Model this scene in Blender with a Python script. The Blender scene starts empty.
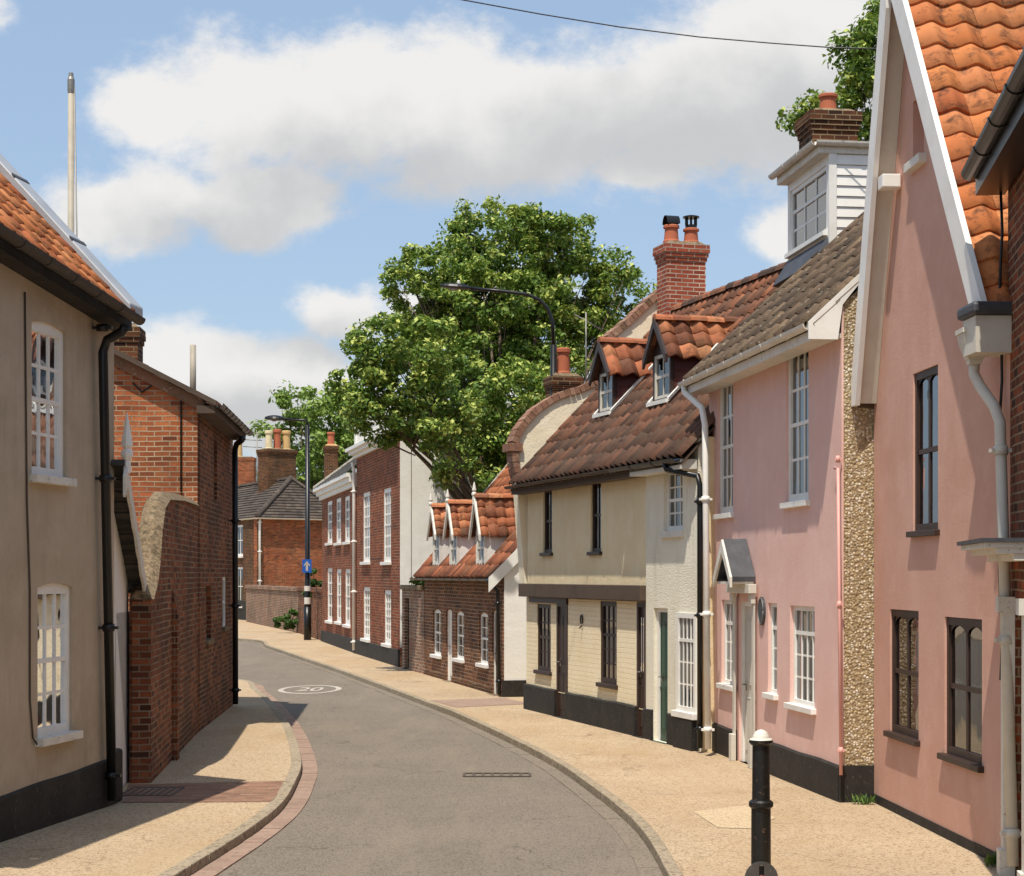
import bpy, bmesh, math, random
from mathutils import Vector
from mathutils.geometry import tessellate_polygon
R = random.Random(7)
F = 1800.0; CX = 512.0; HY = 575.0; H = 2.35
COL = bpy.context.scene.collection
Z = Vector((0, 0, 1)); CAM = Vector((0, 0, H))

# ------------------------------------------------------------------ survey: photo measurements -> metres
def ray(px, py): return Vector(((px-CX)/F, 1.0, (HY-py)/F))
def G(px, py):
    t = H*F/(py-HY); return Vector(((px-CX)/F*t, t, 0))
class Fr:
    """wall frame: u along the wall, n outwards (towards the street), z up"""
    def __init__(s, A, B, flip=False):
        s.A = Vector((A[0], A[1], 0)); b = Vector((B[0], B[1], 0))
        s.U = (b-s.A).normalized(); s.L = (b-s.A).length
        N = Vector((s.U.y, -s.U.x, 0))
        if N.dot(CAM-s.A) < 0: N = -N
        s.N = -N if flip else N
    def P(s, u, n, z): return s.A+s.U*u+s.N*n+Z*z
    def uz(s, px, py, n=0.0):
        d = ray(px, py); t = (n-(CAM-s.A).dot(s.N))/d.dot(s.N); p = CAM+d*t
        return (p-s.A).dot(s.U), p.z
    def rect(s, x0, x1, y0, y1, n=0.0):
        ym = (y0+y1)/2; xm = (x0+x1)/2
        a = s.uz(x0, ym, n)[0]; b = s.uz(x1, ym, n)[0]
        return min(a, b), max(a, b), s.uz(xm, y1, n)[1], s.uz(xm, y0, n)[1]
    def side(s, u, D=6):
        f = Fr.__new__(Fr); f.A = s.P(u, 0, 0); f.U = -s.N; f.L = D
        N = Vector((f.U.y, -f.U.x, 0)); f.N = N if N.dot(CAM-f.A) > 0 else -N
        return f

# ------------------------------------------------------------------ mesh builder
class MB:
    def __init__(s): s.v = []; s.f = []; s.r = []; s.s = []
    def face(s, pts, r=None, smooth=False):
        i = len(s.v); s.v.extend([tuple(p) for p in pts]); s.f.append(tuple(range(i, i+len(pts))))
        s.r.append(0.5 if r is None else r); s.s.append(smooth)
    def hexa(s, a, b, r=None):
        """a, b: bottom and top loops of equal length"""
        n = len(a); i = len(s.v); s.v.extend([tuple(p) for p in list(a)+list(b)])
        fs = [tuple(range(i, i+n))[::-1], tuple(range(i+n, i+2*n))]+[(i+k, i+(k+1) % n, i+n+(k+1) % n, i+n+k) for k in range(n)]
        for f in fs: s.f.append(f); s.r.append(0.5 if r is None else r); s.s.append(False)
    def box(s, fr, u0, u1, n0, n1, z0, z1, r=None):
        q = [(u0, n0), (u1, n0), (u1, n1), (u0, n1)]
        s.hexa([fr.P(u, n, z0) for u, n in q], [fr.P(u, n, z1) for u, n in q], r)
    def prism(s, fr, loop, n0, n1, r=None):
        """loop of (u,z), extruded from n0 to n1"""
        s.hexa([fr.P(u, n0, z) for u, z in loop], [fr.P(u, n1, z) for u, z in loop], r)
    def bar(s, a, b, w, h, up=Z):
        a = Vector(a); b = Vector(b); d = (b-a).normalized(); x = d.cross(up).normalized()*(w/2); y = x.cross(d).normalized()*(h/2)
        s.hexa([a-x-y, a+x-y, a+x+y, a-x+y], [b-x-y, b+x-y, b+x+y, b-x+y])
    def tube(s, pts, r, seg=10, caps=True):
        pts = [Vector(p) for p in pts]; n = len(pts); rr = r if isinstance(r, (list, tuple)) else [r]*n
        i0 = len(s.v); prev = None
        for k, p in enumerate(pts):
            d = (pts[min(k+1, n-1)]-pts[max(k-1, 0)]).normalized()
            ref = prev if prev is not None else (Vector((1, 0, 0)) if abs(d.z) > .9 else Z)
            x = (ref-d*ref.dot(d)).normalized(); y = d.cross(x); prev = x
            for j in range(seg):
                a = 2*math.pi*j/seg; s.v.append(tuple(p+(x*math.cos(a)+y*math.sin(a))*rr[k]))
        for k in range(n-1):
            for j in range(seg):
                s.f.append((i0+k*seg+j, i0+k*seg+(j+1) % seg, i0+(k+1)*seg+(j+1) % seg, i0+(k+1)*seg+j)); s.r.append(.5); s.s.append(True)
        if caps:
            s.f.append(tuple(range(i0, i0+seg))[::-1]); s.f.append(tuple(range(i0+(n-1)*seg, i0+n*seg))); s.r += [.5, .5]; s.s += [False, False]
    def lathe(s, c, prof, seg=16):
        c = Vector(c); i0 = len(s.v)
        for r, z in prof:
            for j in range(seg):
                a = 2*math.pi*j/seg; s.v.append((c.x+r*math.cos(a), c.y+r*math.sin(a), c.z+z))
        for k in range(len(prof)-1):
            for j in range(seg):
                s.f.append((i0+k*seg+j, i0+k*seg+(j+1) % seg, i0+(k+1)*seg+(j+1) % seg, i0+(k+1)*seg+j)); s.r.append(.5); s.s.append(False)
        s.f.append(tuple(range(i0+(len(prof)-1)*seg, i0+len(prof)*seg))); s.r.append(.5); s.s.append(False)
        s.f.append(tuple(range(i0, i0+seg))[::-1]); s.r.append(.5); s.s.append(False)
    def build(s, name, mat, parent=None, smooth=False, bevel=0, uv=True):
        me = bpy.data.meshes.new(name); me.from_pydata(s.v, [], s.f); me.materials.append(mat)
        at = me.attributes.new('rnd', 'FLOAT', 'FACE'); at.data.foreach_set('value', s.r)
        me.polygons.foreach_set('use_smooth', [True]*len(s.f) if smooth else s.s)
        if uv:
            ul = me.uv_layers.new(name='UVMap'); uvs = [0.0]*(2*len(me.loops))
            for p in me.polygons:
                nr = p.normal
                if abs(nr.z) > .995: t = Vector((1, 0, 0)); b = Vector((0, 1, 0))
                else:
                    if nr.dot(Vector((-.37, -.93, .01))) < 0: nr = -nr
                    t = Z.cross(nr).normalized(); b = nr.cross(t).normalized()
                for li in p.loop_indices:
                    c = me.vertices[me.loops[li].vertex_index].co; uvs[2*li] = c.dot(t); uvs[2*li+1] = c.dot(b)
            ul.data.foreach_set('uv', uvs)
        me.update()
        o = bpy.data.objects.new(name, me); COL.objects.link(o)
        if bevel:
            m = o.modifiers.new('bevel', 'BEVEL'); m.width = bevel; m.segments = 2; m.limit_method = 'ANGLE'
        if parent is not None: setp(o, parent)
        return o
def setp(o, parent):
    w = o.location.copy(); o.parent = parent
    q = parent; off = Vector((0, 0, 0))
    while q is not None: off += q.location; q = q.parent
    o.location = w-off
def thing(name, loc, label, cat, group=None):
    o = bpy.data.objects.new(name, None); COL.objects.link(o); o.location = loc; o.empty_display_size = .3
    o['label'] = label; o['category'] = cat
    if group: o['group'] = group
    return o
def tag(o, label=None, cat=None, group=None, kind=None):
    if label: o['label'] = label
    if cat: o['category'] = cat
    if group: o['group'] = group
    if kind: o['kind'] = kind
    return o

# ------------------------------------------------------------------ materials
def lin(c):
    if isinstance(c, str): c = [int(c[i:i+2], 16)/255 for i in (0, 2, 4)]
    return tuple(((x/12.92) if x <= .04045 else ((x+.055)/1.055)**2.4) for x in c)+(1,)
class NT:
    def __init__(s, name):
        s.m = bpy.data.materials.new(name); s.m.use_nodes = True; s.t = s.m.node_tree; s.n = s.t.nodes; s.l = s.t.links
        s.b = s.n['Principled BSDF']; s.tc = s.N('ShaderNodeTexCoord'); s.uv = s.tc.outputs['UV']; s.ob = s.tc.outputs['Object']
        g = s.N('ShaderNodeNewGeometry'); s.pos = g.outputs['Position']
    def N(s, t, **k):
        n = s.n.new(t)
        for a, b in k.items(): setattr(n, a, b)
        return n
    def noise(s, scale, detail=4, rough=.6, vec=None, sc=None):
        n = s.N('ShaderNodeTexNoise'); n.inputs['Scale'].default_value = scale; n.inputs['Detail'].default_value = detail; n.inputs['Roughness'].default_value = rough
        v = vec or s.pos
        if sc:
            mp = s.N('ShaderNodeMapping'); mp.inputs['Scale'].default_value = sc; s.l.new(v, mp.inputs[0]); v = mp.outputs[0]
        s.l.new(v, n.inputs['Vector']); return n.outputs['Fac']
    def ramp(s, fac, stops, interp='LINEAR'):
        r = s.N('ShaderNodeValToRGB'); r.color_ramp.interpolation = interp; e = r.color_ramp.elements
        while len(e) < len(stops): e.new(.5)
        for k, (p, c) in enumerate(stops): e[k].position = p; e[k].color = lin(c) if isinstance(c, str) else ((c, c, c, 1) if isinstance(c, (int, float)) else tuple(c)+(1,))
        s.l.new(fac, r.inputs[0]); return r.outputs[0]
    def mix(s, f, a, b, mode='MIX'):
        m = s.N('ShaderNodeMix', data_type='RGBA', blend_type=mode)
        for i, x in ((0, f), (6, a), (7, b)):
            if isinstance(x, (int, float)): m.inputs[i].default_value = x if i == 0 else (x, x, x, 1)
            elif isinstance(x, str): m.inputs[i].default_value = lin(x)
            elif isinstance(x, tuple): m.inputs[i].default_value = x
            else: s.l.new(x, m.inputs[i])
        return m.outputs[2]
    def math(s, op, a, b=None, c=None, clamp=False):
        m = s.N('ShaderNodeMath', operation=op); m.use_clamp = clamp
        for i, x in enumerate((a, b, c)):
            if x is None: continue
            if isinstance(x, (int, float)): m.inputs[i].default_value = x
            else: s.l.new(x, m.inputs[i])
        return m.outputs[0]
    def bump(s, h, st, dist=.01, prev=None):
        b = s.N('ShaderNodeBump'); b.inputs['Strength'].default_value = st; b.inputs['Distance'].default_value = dist; s.l.new(h, b.inputs['Height'])
        if prev: s.l.new(prev, b.inputs['Normal'])
        return b.outputs[0]
    def out(s, col, rough=.8, normal=None, metal=0, spec=.3):
        if isinstance(col, str): s.b.inputs['Base Color'].default_value = lin(col)
        else: s.l.new(col, s.b.inputs['Base Color'])
        if isinstance(rough, (int, float)): s.b.inputs['Roughness'].default_value = rough
        else: s.l.new(rough, s.b.inputs['Roughness'])
        s.b.inputs['Metallic'].default_value = metal; s.b.inputs['Specular IOR Level'].default_value = spec
        if normal: s.l.new(normal, s.b.inputs['Normal'])
        return s.m

def render_mat(name, c, dark, light=None, grime='8a7a66', amt=.35, bump=.25, bs=45, splash=0, rough=.85):
    """painted render: broad tonal drift, vertical streaks, fine grain"""
    t = NT(name); n1 = t.noise(.9, 5, .6); col = t.mix(t.ramp(n1, [(.35, 0.0), (.68, 1.0)]), dark, c)
    if light: col = t.mix(t.ramp(t.noise(2.6, 5, .65), [(.5, 0.0), (.75, .7)]), col, light)
    st = t.ramp(t.noise(3.5, 5, .7, sc=(1.6, 1.6, .16)), [(.5, 0.0), (.8, 1.0)])
    col = t.mix(t.math('MULTIPLY', st, amt), col, grime)
    sp = t.ramp(t.noise(26, 3, .7), [(.66, 0.0), (.74, .35)]); col = t.mix(sp, col, grime)
    h = t.math('ADD', t.noise(bs, 5, .65), t.math('MULTIPLY', t.noise(3.2, 3), 1.6))
    return t.out(col, rough, t.bump(h, bump, .02), spec=.2)
def rough_render(name, c, dark, stones=None):
    t = NT(name); v = t.N('ShaderNodeTexVoronoi'); v.inputs['Scale'].default_value = 36 if stones else 44; t.l.new(t.pos, v.inputs['Vector'])
    if stones:
        sep = t.N('ShaderNodeSeparateColor'); t.l.new(v.outputs['Color'], sep.inputs[0])
        col = t.ramp(sep.outputs[0], [(k/(len(stones)-1), s) for k, s in enumerate(stones)]); e = t.ramp(v.outputs['Distance'], [(.35, 0.0), (.62, 1.0)])
        col = t.mix(e, col, dark)
    else:
        col = t.mix(t.ramp(t.noise(1.6, 5), [(.3, 0.0), (.7, 1.0)]), dark, c)
        col = t.mix(t.ramp(t.noise(3.5, 5, .7, sc=(1.6, 1.6, .2)), [(.55, 0.0), (.85, .45)]), col, '8d8064')
    h = t.math('ADD', t.math('MULTIPLY', v.outputs['Distance'], -1.0), t.noise(60, 3))
    return t.out(col, .9, t.bump(h, .8 if stones else .4, .025 if stones else .015), spec=.15)
def brick_mat(name, cols, mortar='b5a58c', mort=.12, dirt='3a2c22', dirtamt=.4, bw=.225, rh=.075, relief=.6, painted=None, mbias=.02):
    t = NT(name); wob = t.noise(2.5, 3, vec=t.uv)
    mp = t.N('ShaderNodeVectorMath', operation='ADD'); cmb = t.N('ShaderNodeCombineXYZ')
    t.l.new(t.math('MULTIPLY', wob, .012), cmb.inputs[0]); t.l.new(t.math('MULTIPLY', t.noise(1.7, 3, vec=t.uv), .03), cmb.inputs[1])
    t.l.new(t.uv, mp.inputs[0]); t.l.new(cmb.outputs[0], mp.inputs[1])
    b = t.N('ShaderNodeTexBrick'); b.inputs['Scale'].default_value = 1; b.inputs['Brick Width'].default_value = bw; b.inputs['Row Height'].default_value = rh
    b.inputs['Mortar Size'].default_value = mort*rh; b.inputs['Mortar Smooth'].default_value = .3; b.inputs['Color1'].default_value = (0, 0, 0, 1); b.inputs['Color2'].default_value = (1, 1, 1, 1); b.inputs['Mortar'].default_value = (.5, .5, .5, 1)
    b.inputs['Bias'].default_value = 0; t.l.new(mp.outputs[0], b.inputs['Vector'])
    col = t.ramp(b.outputs['Color'], [(k/(len(cols)-1), c) for k, c in enumerate(cols)])
    col = t.mix(t.ramp(t.noise(30, 4, .7), [(.4, 0.0), (.8, .5)]), col, dirt)
    col = t.mix(t.ramp(t.noise(.8, 6, .65), [(.48, 0.0), (.62, dirtamt)]), col, dirt)
    mc = t.mix(t.ramp(t.noise(1.3, 4), [(.35, 0.0), (.65, 1.0)]), mortar, dirt)
    mc2 = t.mix(.55, mortar, mc)
    if painted: col = t.mix(t.ramp(t.noise(2, 4), [(.3, 0.0), (.7, 1.0)]), painted[0], painted[1]); mc2 = t.mix(.25, col, painted[1])
    col = t.mix(b.outputs['Fac'], col, mc2)
    h = t.math('ADD', t.math('MULTIPLY', b.outputs['Fac'], -1.0), t.math('MULTIPLY', t.noise(40, 4, .7), .5))
    return t.out(col, .88, t.bump(h, relief, .012), spec=.2)
def tile_mat(name, cols, moss='6d6247', mossamt=.5, soot='2b211b', sootamt=.5, lich=None, rough=.8):
    t = NT(name); a = t.N('ShaderNodeAttribute', attribute_name='rnd')
    col = t.ramp(a.outputs['Fac'], [(k/(len(cols)-1), c) for k, c in enumerate(cols)])
    col = t.mix(t.ramp(t.noise(7, 5, .7), [(.5, 0.0), (.68, sootamt)]), col, soot)
    col = t.mix(t.ramp(t.noise(1.3, 5, .7), [(.5, 0.0), (.7, mossamt)]), col, moss)
    if lich: col = t.mix(t.ramp(t.noise(17, 3, .6), [(.64, 0.0), (.68, .8)]), col, lich)
    return t.out(col, rough, t.bump(t.noise(70, 4, .7), .35, .008), spec=.25)
def paint(name, c, dark=None, rough=.45, spec=.4, peel=None, metal=0):
    t = NT(name); col = t.mix(t.ramp(t.noise(3, 5, .7), [(.45, 0.0), (.75, .6)]), c, dark or c)
    if peel: col = t.mix(t.ramp(t.noise(22, 5, .75), [(.6, 0.0), (.64, .85)]), col, peel)
    return t.out(col, rough, t.bump(t.noise(55, 3), .12, .004), metal, spec)
def glass_mat(name, tint='1b1f20', tr=.34):
    t = NT(name); t.n.remove(t.b); o = t.n['Material Output']
    g = t.N('ShaderNodeBsdfGlossy'); g.inputs['Roughness'].default_value = .03; g.inputs['Color'].default_value = (.9, .92, .95, 1)
    tp = t.N('ShaderNodeBsdfTransparent'); tp.inputs['Color'].default_value = (tr, tr, tr*.97, 1)
    lw = t.N('ShaderNodeFresnel'); lw.inputs['IOR'].default_value = 1.6
    bm = t.bump(t.noise(1.8, 2), .12, .05); t.l.new(bm, g.inputs['Normal']); 
    m = t.N('ShaderNodeMixShader'); t.l.new(t.math('ADD', t.math('MULTIPLY', lw.outputs[0], 1.2), .03, clamp=True), m.inputs[0]); t.l.new(tp.outputs[0], m.inputs[1]); t.l.new(g.outputs[0], m.inputs[2]); t.l.new(m.outputs[0], o.inputs[0])
    return t.m
def ground_mat(name, c, d, l, spots=None, scale=90, bump=.5, patch=None, cracks=None, stain=None):
    t = NT(name); col = t.mix(t.ramp(t.noise(.55, 6, .6), [(.35, 0.0), (.65, 1.0)]), d, c)
    gr = t.noise(scale, 3, .8); col = t.mix(t.ramp(gr, [(.42, 0.0), (.62, 1.0)]), col, l)
    v = t.N('ShaderNodeTexVoronoi'); v.inputs['Scale'].default_value = scale*.6; t.l.new(t.pos, v.inputs['Vector'])
    sep = t.N('ShaderNodeSeparateColor'); t.l.new(v.outputs['Color'], sep.inputs[0])
    if spots: col = t.mix(t.ramp(sep.outputs[0], [(.72, 0.0), (.9, .75)]), col, spots)
    if patch: 
        col = t.mix(t.ramp(t.noise(1.3, 6, .7, sc=(.5, .18, 1)), [(.5, 0.0), (.72, .7)]), col, patch)
        col = t.mix(t.ramp(t.noise(3.2, 6, .75), [(.68, 0.0), (.74, .5)]), col, patch)
    if cracks:
        cv = t.N('ShaderNodeTexVoronoi', feature='DISTANCE_TO_EDGE'); cv.inputs['Scale'].default_value = cracks[0]
        wn = t.N('ShaderNodeTexNoise'); wn.inputs['Scale'].default_value = 2.5; wn.inputs['Detail'].default_value = 5; t.l.new(t.pos, wn.inputs['Vector'])
        ad = t.N('ShaderNodeVectorMath', operation='MULTIPLY_ADD'); t.l.new(wn.outputs['Color'], ad.inputs[0]); ad.inputs[1].default_value = (.9, .9, 0); t.l.new(t.pos, ad.inputs[2]); t.l.new(ad.outputs[0], cv.inputs['Vector'])
        ck = t.math('MULTIPLY', t.ramp(cv.outputs['Distance'], [(0.0, 1.0), (cracks[2], 0.0)]), t.ramp(t.noise(.6, 2), [(.45, 0.0), (.55, 1.0)])); col = t.mix(t.math('MULTIPLY', ck, .7), col, cracks[1])
    if stain:
        col = t.mix(t.ramp(t.noise(.9, 6, .7, sc=(1.6, .25, 1)), [(.5, 0.0), (.7, .55)]), col, stain[0]); col = t.mix(t.ramp(t.noise(6, 4, .6), [(.7, 0.0), (.73, .6)]), col, stain[1])
    return t.out(col, .92, t.bump(t.math('ADD', gr, v.outputs['Distance']), bump, .006), spec=.25)

M = {}
M['beige'] = render_mat('beige_render', 'bcab94', 'ab9b84', 'c2b29c', '7d705c', .35)
M['pinkA'] = render_mat('dusky_pink_render', 'd2a795', 'c99b87', 'd7ad9c', 'a37e6e', .18, .18)
M['pinkB'] = render_mat('rose_pink_render', 'e4beb2', 'ddb4a7', 'e8c5ba', 'b08d81', .16, .18)
M['cream'] = render_mat('cream_render', 'efdcb4', 'e6d1a6', 'f3e5c4', 'ab9c72', .16, .4, 30)
M['creamgable'] = render_mat('pale_cream_render', 'f5ead0', 'efe0c0', 'f8f0da', 'b0a07a', .12, .4, 30)
M['roughcream'] = rough_render('roughcast_cream', 'ebe5d2', 'dfd8c2')
M['white'] = render_mat('white_limewash', 'ebe8e0', 'dedad0', None, 'a09a8c', .2, .3, 30)
M['pebble'] = rough_render('pebble_dash', 'b59a6e', 'a08c6c', ['e8dcc0', 'a08a68', 'd8c29a', 'f0e8d6', '8a765a', 'd0b88c'])
M['plinth'] = paint('black_plinth_paint', '262421', '3f3a33', .7, .3, peel='5c5246')
M['brickhot'] = brick_mat('orange_brick', ['84462a', 'b0643c', 'c07448', '965032', 'bb6c45', '6f3c28'], 'bda688', .13, dirtamt=.4)
M['brickold'] = brick_mat('old_brown_brick', ['4e2a1c', '8d4526', '6e3620', 'a2522c', '402419', '7d3d24'], '9a8467', .12, dirtamt=.5)
M['brickwall'] = brick_mat('weathered_wall_brick', ['55301f', '925234', '6f402a', 'a5643f', '42281d', '83492e'], '94816a', .12, dirtamt=.65)
M['brickgeo'] = brick_mat('georgian_brick', ['6b3423', '96492c', '7c3e27', 'a85a3a', '5c2f22'], 'a08a70', .12, dirtamt=.35)
M['brickcot'] = brick_mat('cottage_brick', ['4a2f22', '84502f', '6a3f28', '96603f', '3f2a1f'], 'a3917a', .13, dirtamt=.4)
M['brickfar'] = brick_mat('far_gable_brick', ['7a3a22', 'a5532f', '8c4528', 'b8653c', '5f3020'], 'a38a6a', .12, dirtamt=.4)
M['brickred'] = brick_mat('fresh_red_brick', ['8c3f2c', 'a9543c', '9a4733', 'b5634a'], 'c9b5a0', .14, dirtamt=.15)
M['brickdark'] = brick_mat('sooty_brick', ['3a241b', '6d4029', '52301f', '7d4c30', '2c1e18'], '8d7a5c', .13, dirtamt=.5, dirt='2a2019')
M['brickcream'] = brick_mat('cream_painted_brick', ['888888', '999999'], 'cccccc', .12, painted=('f6e8c8', 'eedcb6'), dirtamt=.1, relief=1.0)
M['brickarch'] = tile_mat('coping_brick', ['7d5a48', '98705a', '8a6450', 'a5806a', '70523f'], '6d6047', .5, '40312a', .5, 'b3a583')
M['rubble'] = brick_mat('rubble_brick', ['7a5040', 'a06c52', '8a6454', 'ab8870', '5e4a40'], 'b0a08a', .2, dirtamt=.6, relief=1.0)
M['tileO'] = tile_mat('orange_pantile', ['c0703e', 'ce824c', 'b4653a', 'd8905c', 'a95d3a', 'cb7b46'], '7d6246', .4, '4a3326', .85)
M['tileB'] = tile_mat('brown_pantile', ['4b392f', '5a4336', '674a3a', '76503c', '8a5a42', 'a4694a'], '564b3d', .6, '2f251f', .6)
M['tileM'] = tile_mat('mixed_pantile', ['6d4635', '85523b', '9b5f42', 'b06a48', 'bd7852', 'c7855c'], '756349', .5, '3d2a20', .6)
M['tileG'] = tile_mat('mossy_grey_tile', ['62503f', '75604c', '4f4236', '826c54'], '574a38', .6, '2b2722', .75, 'a9a48c')
M['slate'] = tile_mat('slate', ['4b4844', '57534e', '413e3b', '625d57'], '5c5346', .4, '2b2927', .3)
M['concrete_tile'] = tile_mat('dark_plain_tile', ['4a423c', '574e46', '3f3833', '62574d'], '6b5a48', .3, '2e2926', .4, rough=.9)
M['whitep'] = paint('white_gloss_paint', 'e9e6de', 'd2cdc1', .45)
M['whiteold'] = paint('weathered_white_paint', 'dad5c9', 'b9b2a3', .6, peel='8d8474')
M['greyp'] = paint('off_white_paint', 'cfc9bb', 'b5ae9f', .6)
M['blackp'] = paint('black_gloss_paint', '141414', '22211f', .35)
M['bollard'] = paint('chipped_black_paint', '161514', '25221e', .4, peel='5e4a36')
M['brownp'] = paint('dark_brown_paint', '3a2a22', '2c201b', .5)
M['gutter_iron'] = paint('weathered_iron', '3a332d', '2a2521', .6, peel='6b5a48')
M['oxblood'] = paint('oxblood_paint', '4c211d', '3d1b18', .5)
M['timber'] = paint('weathered_timber', '554639', '3b3029', .8)
M['greenp'] = paint('green_paint', '2c4a3c', '203a2f', .4)
M['pinkp'] = paint('pink_paint', 'dfa79d', 'cf968c', .5)
M['lead'] = paint('lead_sheet', '45464a', '66686c', .55, .4, metal=.3)
M['zinc'] = paint('bright_lead_cap', 'aeb0b2', '8b8d90', .5, .4, metal=.3)
M['stone'] = ground_mat('stone_coping', '7d6c54', '5a4c3b', '917f65', '544a39', 30, .6)
M['pale_stone'] = ground_mat('pale_stone', 'c9c1b0', 'b3aa98', 'd8d0c0', '8f8674', 30, .4)
M['terracotta'] = paint('terracotta', 'b0664a', '8f513a', .8, .2)
M['buffpot'] = paint('buff_clay', 'c9a873', 'a98a5c', .8, .2)
M['creampot'] = paint('cream_clay', 'd6c9a4', 'b5a67f', .8, .2)
M['metal'] = paint('dull_steel', '8f8b84', '6d6962', .5, .4, metal=.5)
M['ivory'] = paint('ivory_pole_paint', 'a9a08f', '857c6c', .6)
M['glass'] = glass_mat('window_glass')
M['curtain'] = paint('curtain_cloth', 'e8e4da', 'cfc9bb', .9, .1)
M['curtaintan'] = paint('tan_curtain_cloth', 'b58d52', '93703f', .9, .1)
M['blueSign'] = paint('blue_sign_face', '1c55a8', '1a4f9d', .4)
M['road'] = ground_mat('worn_asphalt', '7a6f63', '6b6257', '8b8072', '463f38', 130, .5, cracks=(.35, '3b352e', .006), stain=('8a7d6c', '50483f'))
M['pave'] = ground_mat('buff_pavement', 'b49e80', '9e866a', 'c5b194', '7a6046', 95, .7, patch='a3865f', cracks=(.5, '6d5a42', .008), stain=('aa9475', '735f49'))
M['patch'] = ground_mat('pale_patch', 'bfaa8b', 'b59e7e', 'cbb999', '8e785a', 110, .5)
M['kerb'] = ground_mat('kerb_stone', '9a8b76', '85775f', 'a89a84', '6a5f4e', 50, .4)
M['pavers'] = brick_mat('red_pavers', ['8a6350', '9c7561', '7d594a', 'a8826c'], '8a7862', .1, bw=.2, rh=.1, dirtamt=.3, dirt='6b5646')
M['gutterbrick'] = brick_mat('pink_gutter_brick', ['9d8272', 'a68b7b', '92776a'], '978877', .1, bw=.2, rh=.1, dirtamt=.3, dirt='7c6654')
M['earth'] = ground_mat('earth_ground', '6b6247', '575036', '7b7152', None, 20, .4)
M['dark'] = paint('interior_dark', '1a1714', '120f0d', .9, .1)
M['marking'] = ground_mat('road_paint', 'b8b0a3', '92897c', 'c8c1b5', '857b6e', 120, .3)
M['grate'] = paint('rusty_grate', '554a40', '453d35', .7)
M['bark'] = ground_mat('bark', '5d5040', '453a2e', '6f6150', None, 25, .8)
def leaf_mat(name, cols):
    t = NT(name); a = t.N('ShaderNodeAttribute', attribute_name='rnd')
    col = t.ramp(a.outputs['Fac'], [(k/(len(cols)-1), c) for k, c in enumerate(cols)])
    t.l.new(col, t.b.inputs['Base Color']); t.b.inputs['Roughness'].default_value = .5; t.b.inputs['Specular IOR Level'].default_value = .35
    tr = t.N('ShaderNodeBsdfTranslucent'); t.l.new(t.mix(.5, col, '8aa83a'), tr.inputs[0])
    m = t.N('ShaderNodeMixShader'); m.inputs[0].default_value = .22; t.l.new(t.b.outputs[0], m.inputs[1]); t.l.new(tr.outputs[0], m.inputs[2])
    t.l.new(m.outputs[0], t.n['Material Output'].inputs[0]); return t.m
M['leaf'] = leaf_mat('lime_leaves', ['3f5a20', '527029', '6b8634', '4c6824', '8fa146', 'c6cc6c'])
M['leaf2'] = leaf_mat('far_leaves', ['56702f', '6b863b', '829a48', '9cb05a'])
M['shrub'] = leaf_mat('shrub_leaves', ['2f4a1e', '3d5827', '4c6b2e', '6d8742'])

# ------------------------------------------------------------------ building pieces
def wall_mb(mb, fr, outline, holes=(), th=.25, n0=0.0):
    loops = [list(outline)]+[list(h) for h in holes]; flat = [p for l in loops for p in l]
    tris = tessellate_polygon([[Vector((u, z, 0)) for u, z in l] for l in loops])
    for t in tris:
        p = [flat[i] for i in t]
        mb.face([fr.P(u, n0, z) for u, z in p]); mb.face([fr.P(u, n0-th, z) for u, z in p][::-1])
    for l in loops:
        for k in range(len(l)):
            a = l[k]; b = l[(k+1) % len(l)]
            mb.face([fr.P(a[0], n0, a[1]), fr.P(b[0], n0, b[1]), fr.P(b[0], n0-th, b[1]), fr.P(a[0], n0-th, a[1])])
def hole(r, arch=0.0):
    u0, u1, z0, z1 = r
    if not arch: return [(u0, z0), (u1, z0), (u1, z1), (u0, z1)]
    pts = [(u0, z0), (u1, z0)]
    for k in range(9):
        a = k/8; pts.append((u1+(u0-u1)*a, z1-arch+arch*math.sin(math.pi*a)))
    return pts
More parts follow.
